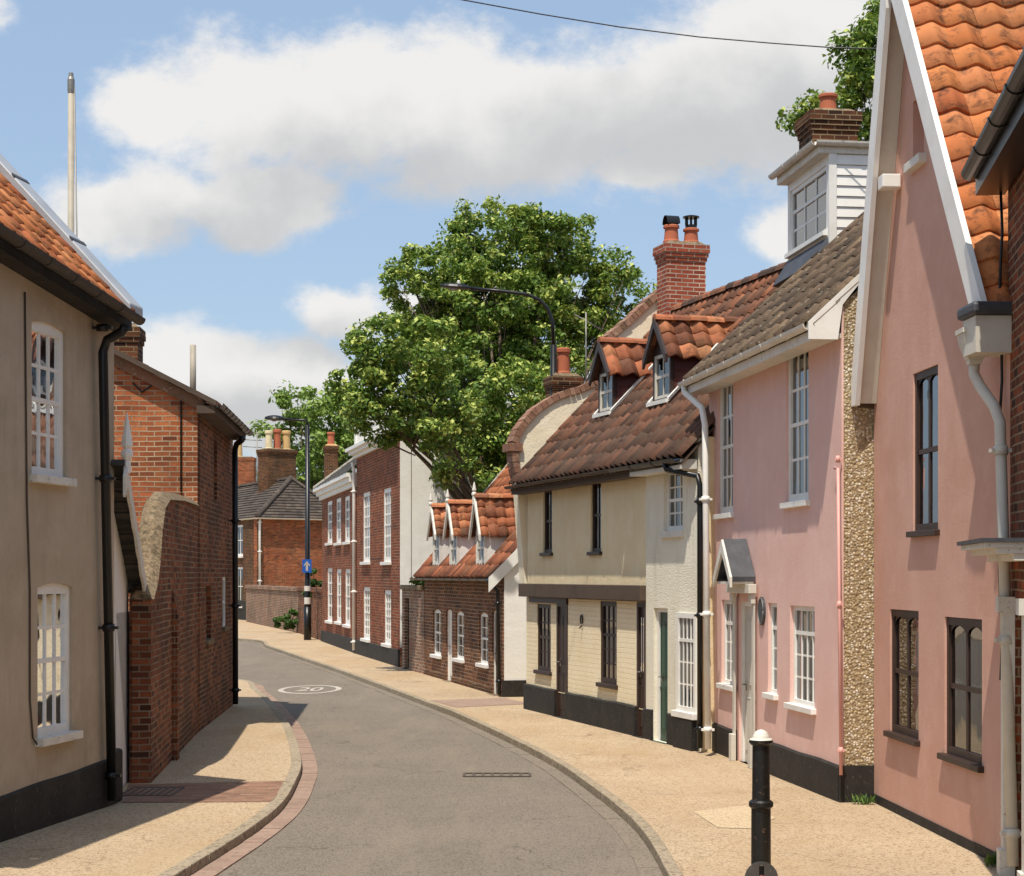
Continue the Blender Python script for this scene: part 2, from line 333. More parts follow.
def window(fr, root, r, mat='whitep', cols=3, rows=(2, 2), rev=.09, sill=None, arch=0.0, curtain=None, fw=.05, bar=.022, arched_panes=False, name='window', sill_drop=0.0, leaves=1, label=None, glass='glass'):
    u0, u1, z0, z1 = r; m = M[mat]; mb = MB(); n1 = -rev; n0 = n1-.06; zt = z1-(arch*.6 if arch else 0)
    mb.box(fr, u0-.01, u0+fw, n0, n1, z0, z1); mb.box(fr, u1-fw, u1+.01, n0, n1, z0, z1)
    mb.box(fr, u0+fw, u1-fw, n0, n1, z0, z0+fw*1.2)
    mb.box(fr, u0+fw, u1-fw, n0, n1, zt-fw-.01, z1)
    a0 = u0+fw; a1 = u1-fw; b0 = z0+fw*1.2; b1 = zt-fw-.01; tot = sum(rows); zr = b0
    for k, q in enumerate(rows):        # rows bottom -> top
        zn = zr+(b1-b0)*q/tot; off = -.025 if k == 0 and len(rows) > 1 else 0
        if k < len(rows)-1: mb.box(fr, a0, a1, n0+.005, n1-.012, zn-.022, zn+.022)
        for j in range(1, q): zz = zr+(zn-zr)*j/q; mb.box(fr, a0, a1, n0+.015, n1-.02+off*.3, zz-bar/2, zz+bar/2)
        zr = zn
    for j in range(1, cols):
        uu = a0+(a1-a0)*j/cols; w = bar/2*(2.4 if leaves == 2 and j*2 == cols else 1)
        mb.box(fr, uu-w, uu+w, n0+.012, n1-.017, b0, b1)
    if arched_panes:
        for j in range(cols):
            c0 = a0+(a1-a0)*j/cols; c1 = a0+(a1-a0)*(j+1)/cols; hh = (c1-c0)*.2; K = 10
            lp = [(c0, b1+.004), (c0, b1-hh)]+[(c0+(c1-c0)*(k/K), b1-hh+hh*math.sin(math.pi*k/K)**.55*.97) for k in range(1, K)]+[(c1, b1-hh), (c1, b1+.004)]
            tr = tessellate_polygon([[Vector((a, b, 0)) for a, b in lp]])
            for t in tr: mb.face([fr.P(lp[i][0], n1-.016, lp[i][1]) for i in t])
    w = mb.build(name, m, root)
    if label: w['label'] = label
    g = MB(); g.face([fr.P(a0, n0+.03, b0), fr.P(a1, n0+.03, b0), fr.P(a1, n0+.03, b1), fr.P(a0, n0+.03, b1)]); gp = root if name != 'window' or root.parent is not None else w
    g.build('pane', M[glass], gp)
    if curtain:
        c = MB()
        for (f0, f1, h0) in curtain[1]:
            ua = a0+(a1-a0)*f0; ub = a0+(a1-a0)*f1; K = max(4, int((ub-ua)/.03)); zb = b0+(b1-b0)*h0
            pr = None
            for k in range(K+1):
                uu = ua+(ub-ua)*k/K; nn = n0-.1-.025*math.sin(k*1.9)
                if pr: c.face([fr.P(pr[0], pr[1], zb), fr.P(uu, nn, zb), fr.P(uu, nn, b1), fr.P(pr[0], pr[1], b1)])
                pr = (uu, nn)
        c.build('curtain', M[curtain[0]], gp)
    if sill:
        s = MB(); e = .06; s.box(fr, u0-e, u1+e, n1-.02, sill[1], z0-sill[2], z0-.001+.006)
        s.build('sill', M[sill[0]], gp, bevel=.006)
    return w
def door(fr, root, r, mat, framemat, rev=.1, panels=((.1, .45), (.52, .93)), cols=2, glazed=(), handle='metal', fw=.06, step=None):
    u0, u1, z0, z1 = r; mb = MB(); n1 = -rev; a0 = u0+fw; a1 = u1-fw; b1 = z1-fw
    mb.box(fr, a0, a1, n1-.07, n1-.03, z0, b1)
    W = a1-a0; Hh = b1-z0
    for k, (p0, p1) in enumerate(panels):
        for c in range(cols):
            q0 = a0+W*(.1+.82*c/cols); q1 = a0+W*(.08+.82*(c+1)/cols)
            if k in glazed: continue
            for (x0, x1, y0, y1) in ((q0, q1, p0, p0+.012), (q0, q1, p1-.012, p1), ):
                mb.box(fr, x0, x1, n1-.031, n1-.018, z0+Hh*y0, z0+Hh*y1)
            mb.box(fr, q0, q0+.02, n1-.031, n1-.016, z0+Hh*p0, z0+Hh*p1); mb.box(fr, q1-.02, q1, n1-.031, n1-.016, z0+Hh*p0, z0+Hh*p1)
            mb.box(fr, q0+.035, q1-.035, n1-.031, n1-.021, z0+Hh*p0+.03, z0+Hh*p1-.03)
    d = mb.build('door', M[mat], root)
    f = MB(); f.box(fr, u0-.005, a0, n1-.09, n1, z0, z1+.003); f.box(fr, a1, u1+.005, n1-.09, n1, z0, z1+.003); f.box(fr, a0, a1, n1-.09, n1, b1, z1+.003)
    f.build('frame', M[framemat], d)
    if glazed:
        g = MB(); f = MB()
        for k in glazed:
            p0, p1 = panels[k]; g.box(fr, a0+W*.12, a1-W*.12, n1-.03, n1-.024, z0+Hh*p0, z0+Hh*p1)
            f.box(fr, a0+W*.1, a1-W*.1, n1-.03, n1-.012, z0+Hh*p0-.02, z0+Hh*p0+.004); f.box(fr, a0+W*.48, a0+W*.52, n1-.0295, n1-.016, z0+Hh*p0+.004, z0+Hh*p1)
        g.build('pane', M['glass'], d); f.build('glazing_bar', M[mat], d)
    if handle:
        h = MB(); uu = a0+W*.14; h.box(fr, uu-.015, uu+.015, n1-.03, n1-.022, z0+Hh*.46, z0+Hh*.54); h.tube([fr.P(uu, n1-.025, z0+Hh*.5), fr.P(uu, n1+.02, z0+Hh*.5), fr.P(uu+.07, n1+.022, z0+Hh*.5)], .009, 8); h.build('handle', M[handle], d)
    if step:
        s = MB(); s.box(fr, u0-.03, u1+.03, -rev-.05, .1, 0.002, z0+.004); s.build('doorstep', M[step], d, bevel=.01)
    return d
def tiles(mb, P0, U, S, W, Ls, tw=.25, th=.29, amp=.028, jit=.006, kind='pan', sag=0.0, seg=6, liftv=.013, rowbias=0):
    U = U.normalized(); S = S.normalized(); Nn = U.cross(S); 
    if Nn.z < 0: Nn = -Nn
    nc = max(1, round(W/tw)); tw = W/nc; nr = max(1, round(Ls/th)); th = Ls/nr; K = seg if kind == 'pan' else 1
    def prof(x):
        if kind != 'pan': return 0
        return amp*(1-abs(math.cos(math.pi*(x-.06)))**1.5*2+.0)
    for r in range(nr):
        for c in range(nc):
            rn = R.random() if not rowbias else min(1, max(0, R.random()*.6+rowbias*(r/nr)**1.3)); j = R.uniform(-jit, jit); js = R.uniform(-jit, jit)*1.5; s0 = r*th+js; s1 = (r+1)*th+.05; lift = liftv+amp*.5 if kind == 'pan' else .014
            lo = []; hi = []; un = []
            for k in range(K+1):
                x = k/K; u = (c+x)*tw; h = prof(x); sg = -sag*math.sin(math.pi*u/W)*math.sin(math.pi*min(1, (r+.5)/nr))
                base = P0+U*u+Nn*sg
                lo.append(base+S*s0+Nn*(h+lift+j)); hi.append(base+S*s1+Nn*(h+.002+amp*.5+j)); un.append(base+S*s0+Nn*(h+lift+j-.03))
            i = len(mb.v); mb.v += [tuple(p) for p in un+lo+hi]; n = K+1
            for k in range(K):
                mb.f.append((i+n+k, i+n+k+1, i+2*n+k+1, i+2*n+k)); mb.r.append(rn); mb.s.append(kind == 'pan')
                mb.f.append((i+k, i+k+1, i+n+k+1, i+n+k)); mb.r.append(rn); mb.s.append(False)
def ridge(mb, a, b, r=.1, seg=.33, up=Z):
    a = Vector(a); b = Vector(b); d = b-a; n = max(1, round(d.length/seg)); x = d.cross(up).normalized(); dn = d.normalized()
    for k in range(n):
        rn = R.random(); p0 = a+d*(k/n); p1 = a+d*((k+1.04)/n); r0 = r*1.08; r1 = r*.97; j = R.uniform(-.008, .008)
        A = []; B = []
        for q in range(7):
            t = math.pi*q/6
            A.append(p0+x*(math.cos(t)*r0)+up*(math.sin(t)*r0+j)); B.append(p1+x*(math.cos(t)*r1)+up*(math.sin(t)*r1+j))
        for q in range(6): mb.face([A[q], A[q+1], B[q+1], B[q]], rn, True)
        mb.face(A, rn)
def gutter(a, b, mat, root, r=.07, name='gutter', brk=.9):
    mb = MB(); a = Vector(a); b = Vector(b); d = (b-a).normalized(); x = d.cross(Z).normalized()
    lp = [x*(math.cos(t)*r)+Z*(-abs(math.sin(t))*r) for t in [math.pi*k/8 for k in range(9)]]
    li = [p*.86 for p in lp]; A = lp+li[::-1]; n = len(A)
    L = (b-a).length; K = max(1, int(L/1.8))
    mb.hexa([a+p for p in A], [b+p for p in A])
    for k in range(1, int(L/brk)+1):
        c = a+d*(k*L/(int(L/brk)+1)); q = [p*1.12 for p in lp]+[p*.8 for p in lp[::-1]]
        mb.hexa([c-d*.03+p for p in q], [c+d*.03+p for p in q])
    return mb.build(name, M[mat], root)
def downpipe(pts, r, mat, root, hopper=None):
    mb = MB(); mb.tube(pts, r, 12)
    zs = [Vector(p) for p in pts]; a = zs[-2] if (zs[-2]-zs[-1]).length > .8 else zs[-3]; b = zs[-1] if (zs[-2]-zs[-1]).length > .8 else zs[-2]
    L = (a-b).length
    for k in range(int(L/1.5)+1):
        c = b+(a-b)*((k*1.5+.25)/L if L > 0 else 0); d = (a-b).normalized()
        mb.tube([c-d*.035, c+d*.035], r*1.3, 12); mb.box(FRX(c), -r*.5, r*.5, -r*.6, r*.6, -.015, .015)
    o = mb.build('downpipe', M[mat], root); return o
class FRX:
    def __init__(s, c): s.c = Vector(c)
    def P(s, u, n, z): return s.c+Vector((u*4, n, z))
def chimney(fr, root, uc, nc, du, dn, z0, z1, mat, pots, cap='stone', corb=3, name='chimney', roots=None):
    mb = MB(); h = z1-z0; mb.box(fr, uc-du/2, uc+du/2, nc-dn/2, nc+dn/2, z0, z1-.075*corb)
    for k in range(corb):
        e = .02*(k+1) if k < corb-1 else .02*(k-.2); mb.box(fr, uc-du/2-e, uc+du/2+e, nc-dn/2-e, nc+dn/2+e, z1-.075*(corb-k), z1-.075*(corb-k-1)-.001)
    c = mb.build(name, M[mat], root)
    f = MB(); a = [fr.P(uc+x*du/2, nc+y*dn/2, z1) for x, y in ((-1, -1), (1, -1), (1, 1), (-1, 1))]; b = [fr.P(uc+x*du*.4, nc+y*dn*.4, z1+.06) for x, y in ((-1, -1), (1, -1), (1, 1), (-1, 1))]
    f.hexa(a, b); par = c if root is not None and root.parent is None else root
    f.build('flaunching', M[cap], c)
    for (pu, pn, r, ph, pm, *kind) in pots:
        p = MB(); base = fr.P(uc+pu, nc+pn, z1+.03)
        p.lathe(base, [(r*1.15, 0), (r*1.15, .05), (r*1.02, .08), (r*.9, ph*.75), (r*.9, ph*.82), (r*1.12, ph*.84), (r*1.12, ph*.95), (r*1.0, ph), (r*.75, ph), (r*.75, ph*.8)], 18)
        po = p.build('chimney_pot', M[pm], c)
        if kind and kind[0] == 'cage':
            q = MB(); q.lathe(base+Z*ph, [(r*.8, 0), (r*.8, .06), (r*.8, .061)], 14)
            for k in range(8):
                an = k*math.pi/4; o = Vector((math.cos(an), math.sin(an), 0))*r*.75; q.tube([base+Z*(ph+.05)+o, base+Z*(ph+.2)+o], .012, 6)
            q.lathe(base+Z*(ph+.19), [(r*1.15, 0), (r*1.15, .025), (r*.4, .05)], 14); q.build('cowl', M['blackp'], c)
        if kind and kind[0] == 'hood':
            q = MB(); K = 10; rr = r*.95
            for k in range(K):
                a0 = math.pi*k/K; a1 = math.pi*(k+1)/K
                def pt(a, s): return base+Z*(ph+.02+math.sin(a)*rr*1.25)+fr.U*(math.cos(a)*rr)+fr.N*(s)
                q.face([pt(a0, -rr), pt(a1, -rr), pt(a1, rr), pt(a0, rr)], None, True)
                q.face([pt(a0, -rr), pt(a1, -rr), base+Z*(ph+.02)-fr.N*rr*.98])
            q.build('cowl', M['blackp'], c)
    return c
def gable_house(fr, root, L, D, ze, pitch, ov, front_holes, wallmat, tile=('tileO', .25, .29, .028, 'pan'), roofmat=None, u0=0.0, n0=0.0, zbase=0.0, sag=0.0, verge=.06, rear=True, sides=True, gable_wall=None, top_extra=0.0):
    """two-slope house, ridge parallel to the front. ze=height of tiles at eaves edge"""
    tp = math.tan(math.radians(pitch)); half = D/2; zw = ze+ov*tp-.07; zr = ze+(ov+half)*tp
    mb = MB(); wall_mb(mb, fr, [(u0, zbase), (L, zbase), (L, zw), (u0, zw)], front_holes, .28, n0)
    w = mb.build('wall', M[wallmat], root)
    mb = MB()
    for uu, sg in ((u0, 1), (L, -1)):
        pts = [(uu, n0-.281, zbase), (uu, n0-D, zbase), (uu, n0-D, zw), (uu, n0-half, zr-.08), (uu, n0-.281, zw+.281*tp-.0)]
        mb.hexa([fr.P(*p) for p in pts], [fr.P(p[0]+.25*sg, p[1], p[2]) for p in pts])
    mb.box(fr, u0+.251, L-.251, n0-D, n0-D+.25, zbase, zw)
    mb.build('gable_wall', M[gable_wall or wallmat], root)
    rm = MB(); tm, tw, th, amp, kd = tile
    Ls = (ov+half)/math.cos(math.radians(pitch)); e0 = fr.P(u0-verge, n0+ov, ze); S = (-fr.N+Z*tp)
    Wd = L-u0+2*verge
    tiles(rm, e0, fr.U, S, Wd, Ls, tw, th, amp, .006, kd, sag, rowbias=.5 if tm in ('tileB', 'tileM') else 0)
    e1 = fr.P(u0-verge, n0-D-ov, ze)
    if rear: tiles(rm, e1, fr.U, (fr.N+Z*tp), Wd, Ls, tw*2, th*2, amp, .006, kd)
    ridge(rm, fr.P(u0-verge, n0-half, zr+.0), fr.P(L+verge, n0-half, zr+.0), .12)
    rm.build('roof', M[tm], root)
    dk = MB()      # roof deck below tiles
    for (na, nb) in ((n0+ov-.02, n0-half), (n0-D-ov+.02, n0-half)):
        za = ze-.03-sag*.75
        dk.hexa([fr.P(u0-verge+.01, na, za), fr.P(L+verge-.01, na, za), fr.P(L+verge-.01, nb, zr-.03-sag*.75), fr.P(u0-verge+.01, nb, zr-.03-sag*.75)],
                [fr.P(u0-verge+.01, na, za-.03), fr.P(L+verge-.01, na, za-.03), fr.P(L+verge-.01, nb, zr-.06-sag*.75), fr.P(u0-verge+.01, nb, zr-.06-sag*.75)])
    dk.build('roof_boarding', M['timber'], root)
    return dict(tp=tp, zr=zr, zw=zw, half=half, ze=ze, ov=ov, n0=n0, fr=fr, ztop=lambda n: ze+(n0+ov-n)*tp)
def roofhit(h, px, py):
    fr = h['fr']; d = ray(px, py); a = (CAM-fr.A).dot(fr.N); b = d.dot(fr.N)
    # H + t dz = ze + (n0+ov - a - t b)*tp
    t = (h['ze']+(h['n0']+h['ov']-a)*h['tp']-H)/(d.z+b*h['tp']); p = CAM+d*t
    return (p-fr.A).dot(fr.U), (p-fr.A).dot(fr.N), p.z
def plinth(fr, root, u0, u1, h0, h1, t=.03, gaps=(), mat='plinth', n0=0):
    us = [u0]; o = None
    for a, b in sorted(gaps): us += [a, b]
    us.append(u1)
    for k in range(0, len(us), 2):
        a, b = us[k], us[k+1]
        if b-a < .02: continue
        K = max(2, int((b-a)/.35)); mb = MB()
        for j in range(K):
            p, q = a+(b-a)*j/K, a+(b-a)*(j+1)/K
            zp = h0+(h1-h0)*(p-u0)/(u1-u0)+.006*math.sin(p*4.1); zq = h0+(h1-h0)*(q-u0)/(u1-u0)+.006*math.sin(q*4.1)
            mb.hexa([fr.P(p, n0+.001, 0), fr.P(q, n0+.001, 0), fr.P(q, n0+t, 0), fr.P(p, n0+t, 0)], [fr.P(p, n0+.001, zp+.02), fr.P(q, n0+.001, zq+.02), fr.P(q, n0+t, zq), fr.P(p, n0+t, zp)])
        o = mb.build('plinth', M[mat], root)
    return o
def gable_dormer(h, root, uc, nf, w, zb, ze, zr, cheek, frontmat, tilemat, rows=(1, 1), cols=2, finial=None, barge='whiteold', ovf=.12, tw=.24, th=.26, amp=.03, board=True, gl=None, eov=.1):
    fr = h['fr']; tp = h['tp']; nb = lambda z: h['n0']+h['ov']-(z-h['ze'])/tp
    mb = MB()
    hz = (uc-w/2+.05, uc+w/2-.05, zb+.06, ze-.02)
    sub = Fr.__new__(Fr); sub.A = fr.P(0, nf, 0); sub.U = fr.U; sub.N = fr.N; sub.L = 1
    wall_mb(mb, sub, [(uc-w/2, zb), (uc+w/2, zb), (uc+w/2, ze), (uc, zr), (uc-w/2, ze)], [hole(hz)], .06)
    d = mb.build('dormer', M[frontmat], root)
    for sg in (-1, 1):
        ck = MB(); u = uc+sg*w/2; nbk = nb(ze)-.1
        if board:
            K = max(3, int((ze-zb)/.14))
            for k in range(K):
                z0 = zb+(ze-zb)*k/K; z1 = zb+(ze-zb)*(k+1)/K
                ck.hexa([fr.P(u, nf-.061, z0), fr.P(u, nbk, z0), fr.P(u+sg*.022, nbk, z0), fr.P(u+sg*.022, nf-.061, z0)], [fr.P(u, nf-.061, z1), fr.P(u, nbk, z1), fr.P(u+sg*.006, nbk, z1), fr.P(u+sg*.006, nf-.061, z1)])
        else: ck.hexa([fr.P(u-sg*.05, nf-.061, zb), fr.P(u-sg*.05, nbk, zb), fr.P(u, nbk, zb), fr.P(u, nf-.061, zb)], [fr.P(u-sg*.05, nf-.061, ze), fr.P(u-sg*.05, nbk, ze), fr.P(u, nbk, ze), fr.P(u, nf-.061, ze)])
        ck.build('cheek', M[cheek], d)
    rm = MB(); tpd = (zr-ze)/(w/2); nr = nb(zr)-.15; Ls = math.hypot(w/2+eov, (w/2+eov)*tpd)
    for sg in (-1, 1):
        P0 = fr.P(uc+sg*(w/2+eov), nf+ovf, ze-eov*tpd+.03); 
        tiles(rm, P0, -fr.N, (fr.U*(-sg)+Z*tpd), (nf+ovf)-nr, Ls, tw, th, amp, .01)
    ridge(rm, fr.P(uc, nf+ovf, zr+.05), fr.P(uc, nr, zr+.05), .09, .3)
    rm.build('dormer_roof', M[tilemat], d)
    bb = MB()
    for sg in (-1, 1):
        lp = [(uc+sg*(w/2+eov), ze-eov*tpd-.06), (uc+sg*(w/2+eov), ze-eov*tpd+.07), (uc, zr+.09), (uc, zr-.07)]
        bb.prism(fr, lp, nf+ovf-.03, nf+ovf+.012)
    bb.build('bargeboard', M[barge], d)
    if finial:
        q = MB(); c = fr.P(uc, nf+ovf, zr-.1); q.lathe(c, [(.035, 0), (.04, .02), (.04, .18), (.055, .2), (.055, .23), (.03, .26), (.045, .3), (.02, finial), (.003, finial+.05)], 8); q.build('finial', M[barge], d)
    W = window(sub, d, hz, gl or frontmat, cols, rows, rev=.01, fw=.04, bar=.02)
    return d

# ================================================================== SETTING: ground, road, pavements
def catmull(pts, n=6):
    out = []; P = [pts[0]]+list(pts)+[pts[-1]]
    for i in range(1, len(P)-2):
        for k in range(n):
            t = k/n; a, b, c, d = P[i-1], P[i], P[i+1], P[i+2]
            out.append(.5*((2*b)+(c-a)*t+(2*a-5*b+4*c-d)*t*t+(3*b-a-3*c+d)*t*t*t))
    out.append(pts[-1]); return out
def sheet(name, loop, z, mat, th=0):
    mb = MB(); tr = tessellate_polygon([[Vector((p[0], p[1], 0)) for p in loop]])
    for t in tr: 
        q = [Vector((loop[i][0], loop[i][1], z)) for i in t]
        if (q[1]-q[0]).cross(q[2]-q[0]).z < 0: q.reverse()
        mb.face(q)
    return tag(mb.build(name, mat), kind='structure')
RZ = -.09
big = [(-900, -200), (900, -200), (900, 1800), (-900, 1800)]
sheet('ground', big, -.13, M['earth'])
sheet('road', [(-40, -6), (6, -6), (8, 6), (8, 30), (0, 70), (-60, 120), (-60, 40)], RZ, M['road'])
lk = [Vector((-3.6, 2, 0)), Vector((-3.15, 9, 0))]+[G(*p) for p in ((172, 876), (271, 812), (296, 778), (300, 756), (289, 724), (271, 701), (256, 688), (238, 679))]+[Vector((-9.5, 43.5, 0)), Vector((-22, 47, 0))]
rk = [Vector((1.5, 2, 0)), Vector((1.36, 9, 0))]+[G(*p) for p in ((671, 876), (663, 860), (636, 821), (593, 786), (542, 753), (464, 716), (425, 701), (343, 671), (300, 656.6), (268, 646), (237, 638.5))]+[Vector((-18, 68, 0)), Vector((-35, 70, 0))]
lk = catmull(lk); rk = catmull(rk)
sheet('left_pavement', [tuple(p[:2]) for p in lk]+[(-22, 0)], 0, M['pave'])
sheet('right_pavement', [tuple(p[:2]) for p in rk]+[(-35, 110), (25, 110), (25, 2)], 0, M['pave'])
def resample(pl, st):
    out = [pl[0]]; acc = 0
    for a, b in zip(pl, pl[1:]):
        L = (b-a).length; d = st-acc
        while d <= L: out.append(a+(b-a)*(d/L)); d += st
        acc = (acc+L) % st if False else L-(d-st)
    return out
def strip(name, pl, o0, o1, z0, z1, mat, st=.9, gap=.008, bev=.01):
    pl = resample(pl, st); mb = MB(); q = []
    for i, p in enumerate(pl):
        d = (pl[min(i+1, len(pl)-1)]-pl[max(i-1, 0)]).normalized(); q.append((p, Vector((d.y, -d.x, 0)), d))
    for (a, na, da), (b, nb, db) in zip(q, q[1:]):
        j = R.uniform(-.003, .003)
        lo = [a+na*o0+da*gap, a+na*o1+da*gap, b+nb*o1-db*gap, b+nb*o0-db*gap]
        mb.hexa([p+Z*z0 for p in lo], [p+Z*(z1+j) for p in lo], R.random())
    return tag(mb.build(name, mat, bevel=bev), kind='structure')
strip('left_kerb', lk, -.12, .012, -.12, .006, M['kerb'], .6)
strip('right_kerb', rk, -.012, .1, -.12, .006, M['kerb'], .6)
strip('gutter_bricks', lk, .02, .21, -.12, RZ+.012, M['gutterbrick'], .3, .003, 0)
M['dust'] = ground_mat('dusty_road_margin', '807567', '71675b', '918474', '4c453c', 120, .5)
strip('road_margin', rk, -.2, -.02, -.12, RZ+.006, M['dust'], .5, 0, 0)
sheet('paved_crossing', [tuple(G(*p)[:2]) for p in ((122, 803), (272, 802), (287, 781), (128, 785))], .005, M['pavers'])
sheet('pavement_repair', [tuple(G(*p)[:2]) for p in ((693, 812), (745, 806), (776, 818), (752, 829), (718, 828))], .005, M['patch'])
sheet('side_entry_paving', [tuple(G(*p)[:2]) for p in ((430, 700.5), (505, 698), (530, 704), (456, 707.5))], .005, M['gutterbrick'])
# drain grates
def grate(px, py, w, l, label, z=0.0, rot=0):
    c = G(px, py); mb = MB(); f = FRX(c)
    for s in (-1, 1):
        mb.box(f, -w/8, w/8, s*l/2-.02, s*l/2+.02, z+.001, z+.012); 
    for k in range(8): 
        x = -w/8+w/4*k/7; mb.box(f, x-.004, x+.004, -l/2+.02, l/2-.02, z+.002, z+.011)
    return tag(mb.build('drain_grate', M['grate']), label, 'drain grate')
grate(152, 792, .55, .75, 'dark iron grate in the shade by the brick garden wall')
grate(497, 768, .8, .35, 'flat iron drain cover set in the middle of the road', RZ+.002)
# speed roundel
c = (G(310, 685.3)); rx, ry = .66, 1.45; K = 48; mb = MB()
for k in range(K):
    a0, a1 = 2*math.pi*k/K, 2*math.pi*(k+1)/K
    f = lambda a, s: Vector((c.x+rx*s*math.cos(a), c.y+ry*s*math.sin(a), RZ+.005))
    mb.face([f(a0, 1), f(a1, 1), f(a1, .83), f(a0, .83)])
ro = tag(mb.build('speed_roundel', M['marking']), 'white painted oval speed roundel reading 20 on the road', 'road marking')
fc = bpy.data.curves.new('digits', 'FONT'); fc.body = '20'; fc.align_x = 'CENTER'; fc.align_y = 'CENTER'; fc.size = 1.0; fc.offset = .015; fc.materials.append(M['marking'])
ft = bpy.data.objects.new('numeral_text', fc); COL.objects.link(ft); bpy.context.view_layer.update()
nm_ = bpy.data.meshes.new_from_object(ft.evaluated_get(bpy.context.evaluated_depsgraph_get())); bpy.data.objects.remove(ft)
fo = bpy.data.objects.new('numeral', nm_); COL.objects.link(fo); fo.location = (c.x, c.y, RZ+.005); fo.scale = (.55, 1.7, 1); setp(fo, ro)

# ================================================================== RIGHT SIDE
# ---- near dark brick building at the right edge
pA = G(1008, 868); dirn = Vector((-.135, -.99, 0)).normalized()
f0 = Fr(pA, pA+dirn*7); 
hs = thing('brick_house', f0.P(0, 0, 0), 'dark brown brick building at the right edge with black gutter and white doorcase', 'house')
zg = H+(HY-166)/F*(pA.y-.1)
dr = f0.rect(1016, 1100, 600, 900); du0 = .28
h0 = gable_house(f0, hs, 7, 6, zg, 42, .28, [hole((du0+.12, du0+1.1, 0, 2.15)), hole((3, 4.1, .8, 2.2)), hole((3, 4.1, 3.1, 4.3))], 'brickold', ('tileB', .26, .3, .03, 'pan'))
gutter(f0.P(-.0, .3, zg-.02), f0.P(7, .3, zg-.02), 'blackp', hs, .07)
mb = MB(); mb.box(f0, -.04, 7, .02, .25, zg-.2, zg-.03); mb.build('eaves_board', M['blackp'], hs)
d = door(f0, hs, (du0+.12, du0+1.1, .05, 2.15), 'greyp', 'whiteold', .12)
mb = MB()
for u in (du0-.02, du0+1.1):
    mb.box(f0, u, u+.14, 0.001, .09, 0, 2.18); mb.box(f0, u-.02, u+.16, .002, .12, 0, .2); mb.box(f0, u-.02, u+.16, .002, .13, 2.06, 2.18)
mb.build('pilaster', M['whiteold'], hs)
zc = H+(HY-562)/F*pA.y
mb = MB(); 
for (e, z0, z1) in ((.18, 0, .05), (.3, .05, .09), (.38, .09, .13)): mb.box(f0, du0-.12-e*.15, du0+1.34+e*.15, .003, e, zc+z0, zc+z1-.001)
cn = mb.build('canopy', M['whiteold'], hs)
mb = MB(); mb.box(f0, du0-.2, du0+1.42, .003, .41, zc+.13, zc+.16); mb.build('lead_cover', M['lead'], cn)
window(f0, hs, (3, 4.1, .8, 2.2), 'whitep', 3, (2, 2), sill=('stone', .05, .08)); window(f0, hs, (3, 4.1, 3.1, 4.3), 'whitep', 3, (2, 2), sill=('stone', .05, .08))
# overhead black cable down its corner
tag_c = MB(); pts = [f0.P(.03, .06, zg-.2-.3*k)+Vector((.012*math.sin(k*1.7), 0, 0)) for k in range(14)]; tag_c.tube(pts, .012, 6); tag_c.build('cable', M['blackp'], hs)

# ---- dusky pink gable house
a1 = G(874, 802); b1 = G(1011, 871); f1 = Fr(a1, b1); L1 = f1.L
hs = thing('gabled_house', f1.P(0, 0, 0), 'dusky pink rendered house with tall white-edged gable and orange pantile roof', 'house')
ovg = .22
ap = f1.uz(888, -62, ovg); le = f1.uz(853, 402, ovg); re = f1.uz(984, 318, ovg)
uc = ap[0]; zap = ap[1]-.1
tL = (zap-le[1])/(uc-le[0]); tR = (zap-re[1])/(re[0]-uc)
zL0 = zap-tL*uc; zR0 = zap-tR*(L1-uc)
wU = f1.rect(913, 938, 369, 531); wA = f1.rect(890, 918.6, 610, 736); wB = f1.rect(944.6, 982, 618, 760); wS = f1.rect(913, 924, 97, 160)
out = [(0, .0), (L1, .0), (L1, zR0-.05), (uc, zap-.1), (0, zL0-.05)]
mb = MB(); wall_mb(mb, f1, out, [hole(w) for w in (wU, wA, wB, wS)], .25); mb.build('wall', M['pinkA'], hs)
mb = MB()
mb.box(f1, 0, .24, -6.2, -.251, 0, zL0-.2); mb.box(f1, L1-.24, L1, -6.2, -.251, 0, zR0-.2)
rl = [(.241, 0), (L1-.241, 0), (L1-.24, zR0-.1), (uc, zap-.2), (.24, zL0-.1)]; mb.prism(f1, rl, -6.2, -5.95); mb.build('side_wall', M['brickold'], hs)
sl = ('brownp', .055, .05)
window(f1, hs, wU, 'brownp', 2, (1, 1), .02, sl, arched_panes=True, fw=.06, bar=.05, curtain=('curtaintan', ((.62, .75, 0),)))
window(f1, hs, wA, 'brownp', 2, (1, 1), .02, sl, arched_panes=True, fw=.06, bar=.05, curtain=('curtain', ((0, .45, 0), (.55, 1, 0))))
window(f1, hs, wB, 'brownp', 2, (1, 1), .02, sl, arched_panes=True, fw=.06, bar=.05, curtain=('curtain', ((0, .4, 0), (.6, 1, 0))))
mb = MB(); mb.box(f1, wS[0]-.01, wS[1]+.01, -.2, -.16, wS[2], wS[3]+.01); wn = mb.build('attic_panel', M['pinkA'], hs)
mb = MB(); mb.box(f1, wS[0]-.05, wS[1]+.09, -.15, .08, wS[2]-.08, wS[2]+.006); mb.build('attic_sill', M['whiteold'], hs, bevel=.008)
# brick base course slightly recessed look: dark strip
mb = MB(); mb.box(f1, .002, L1-.002, .001, .012, 0, .09); mb.build('base_course', M['plinth'], hs)
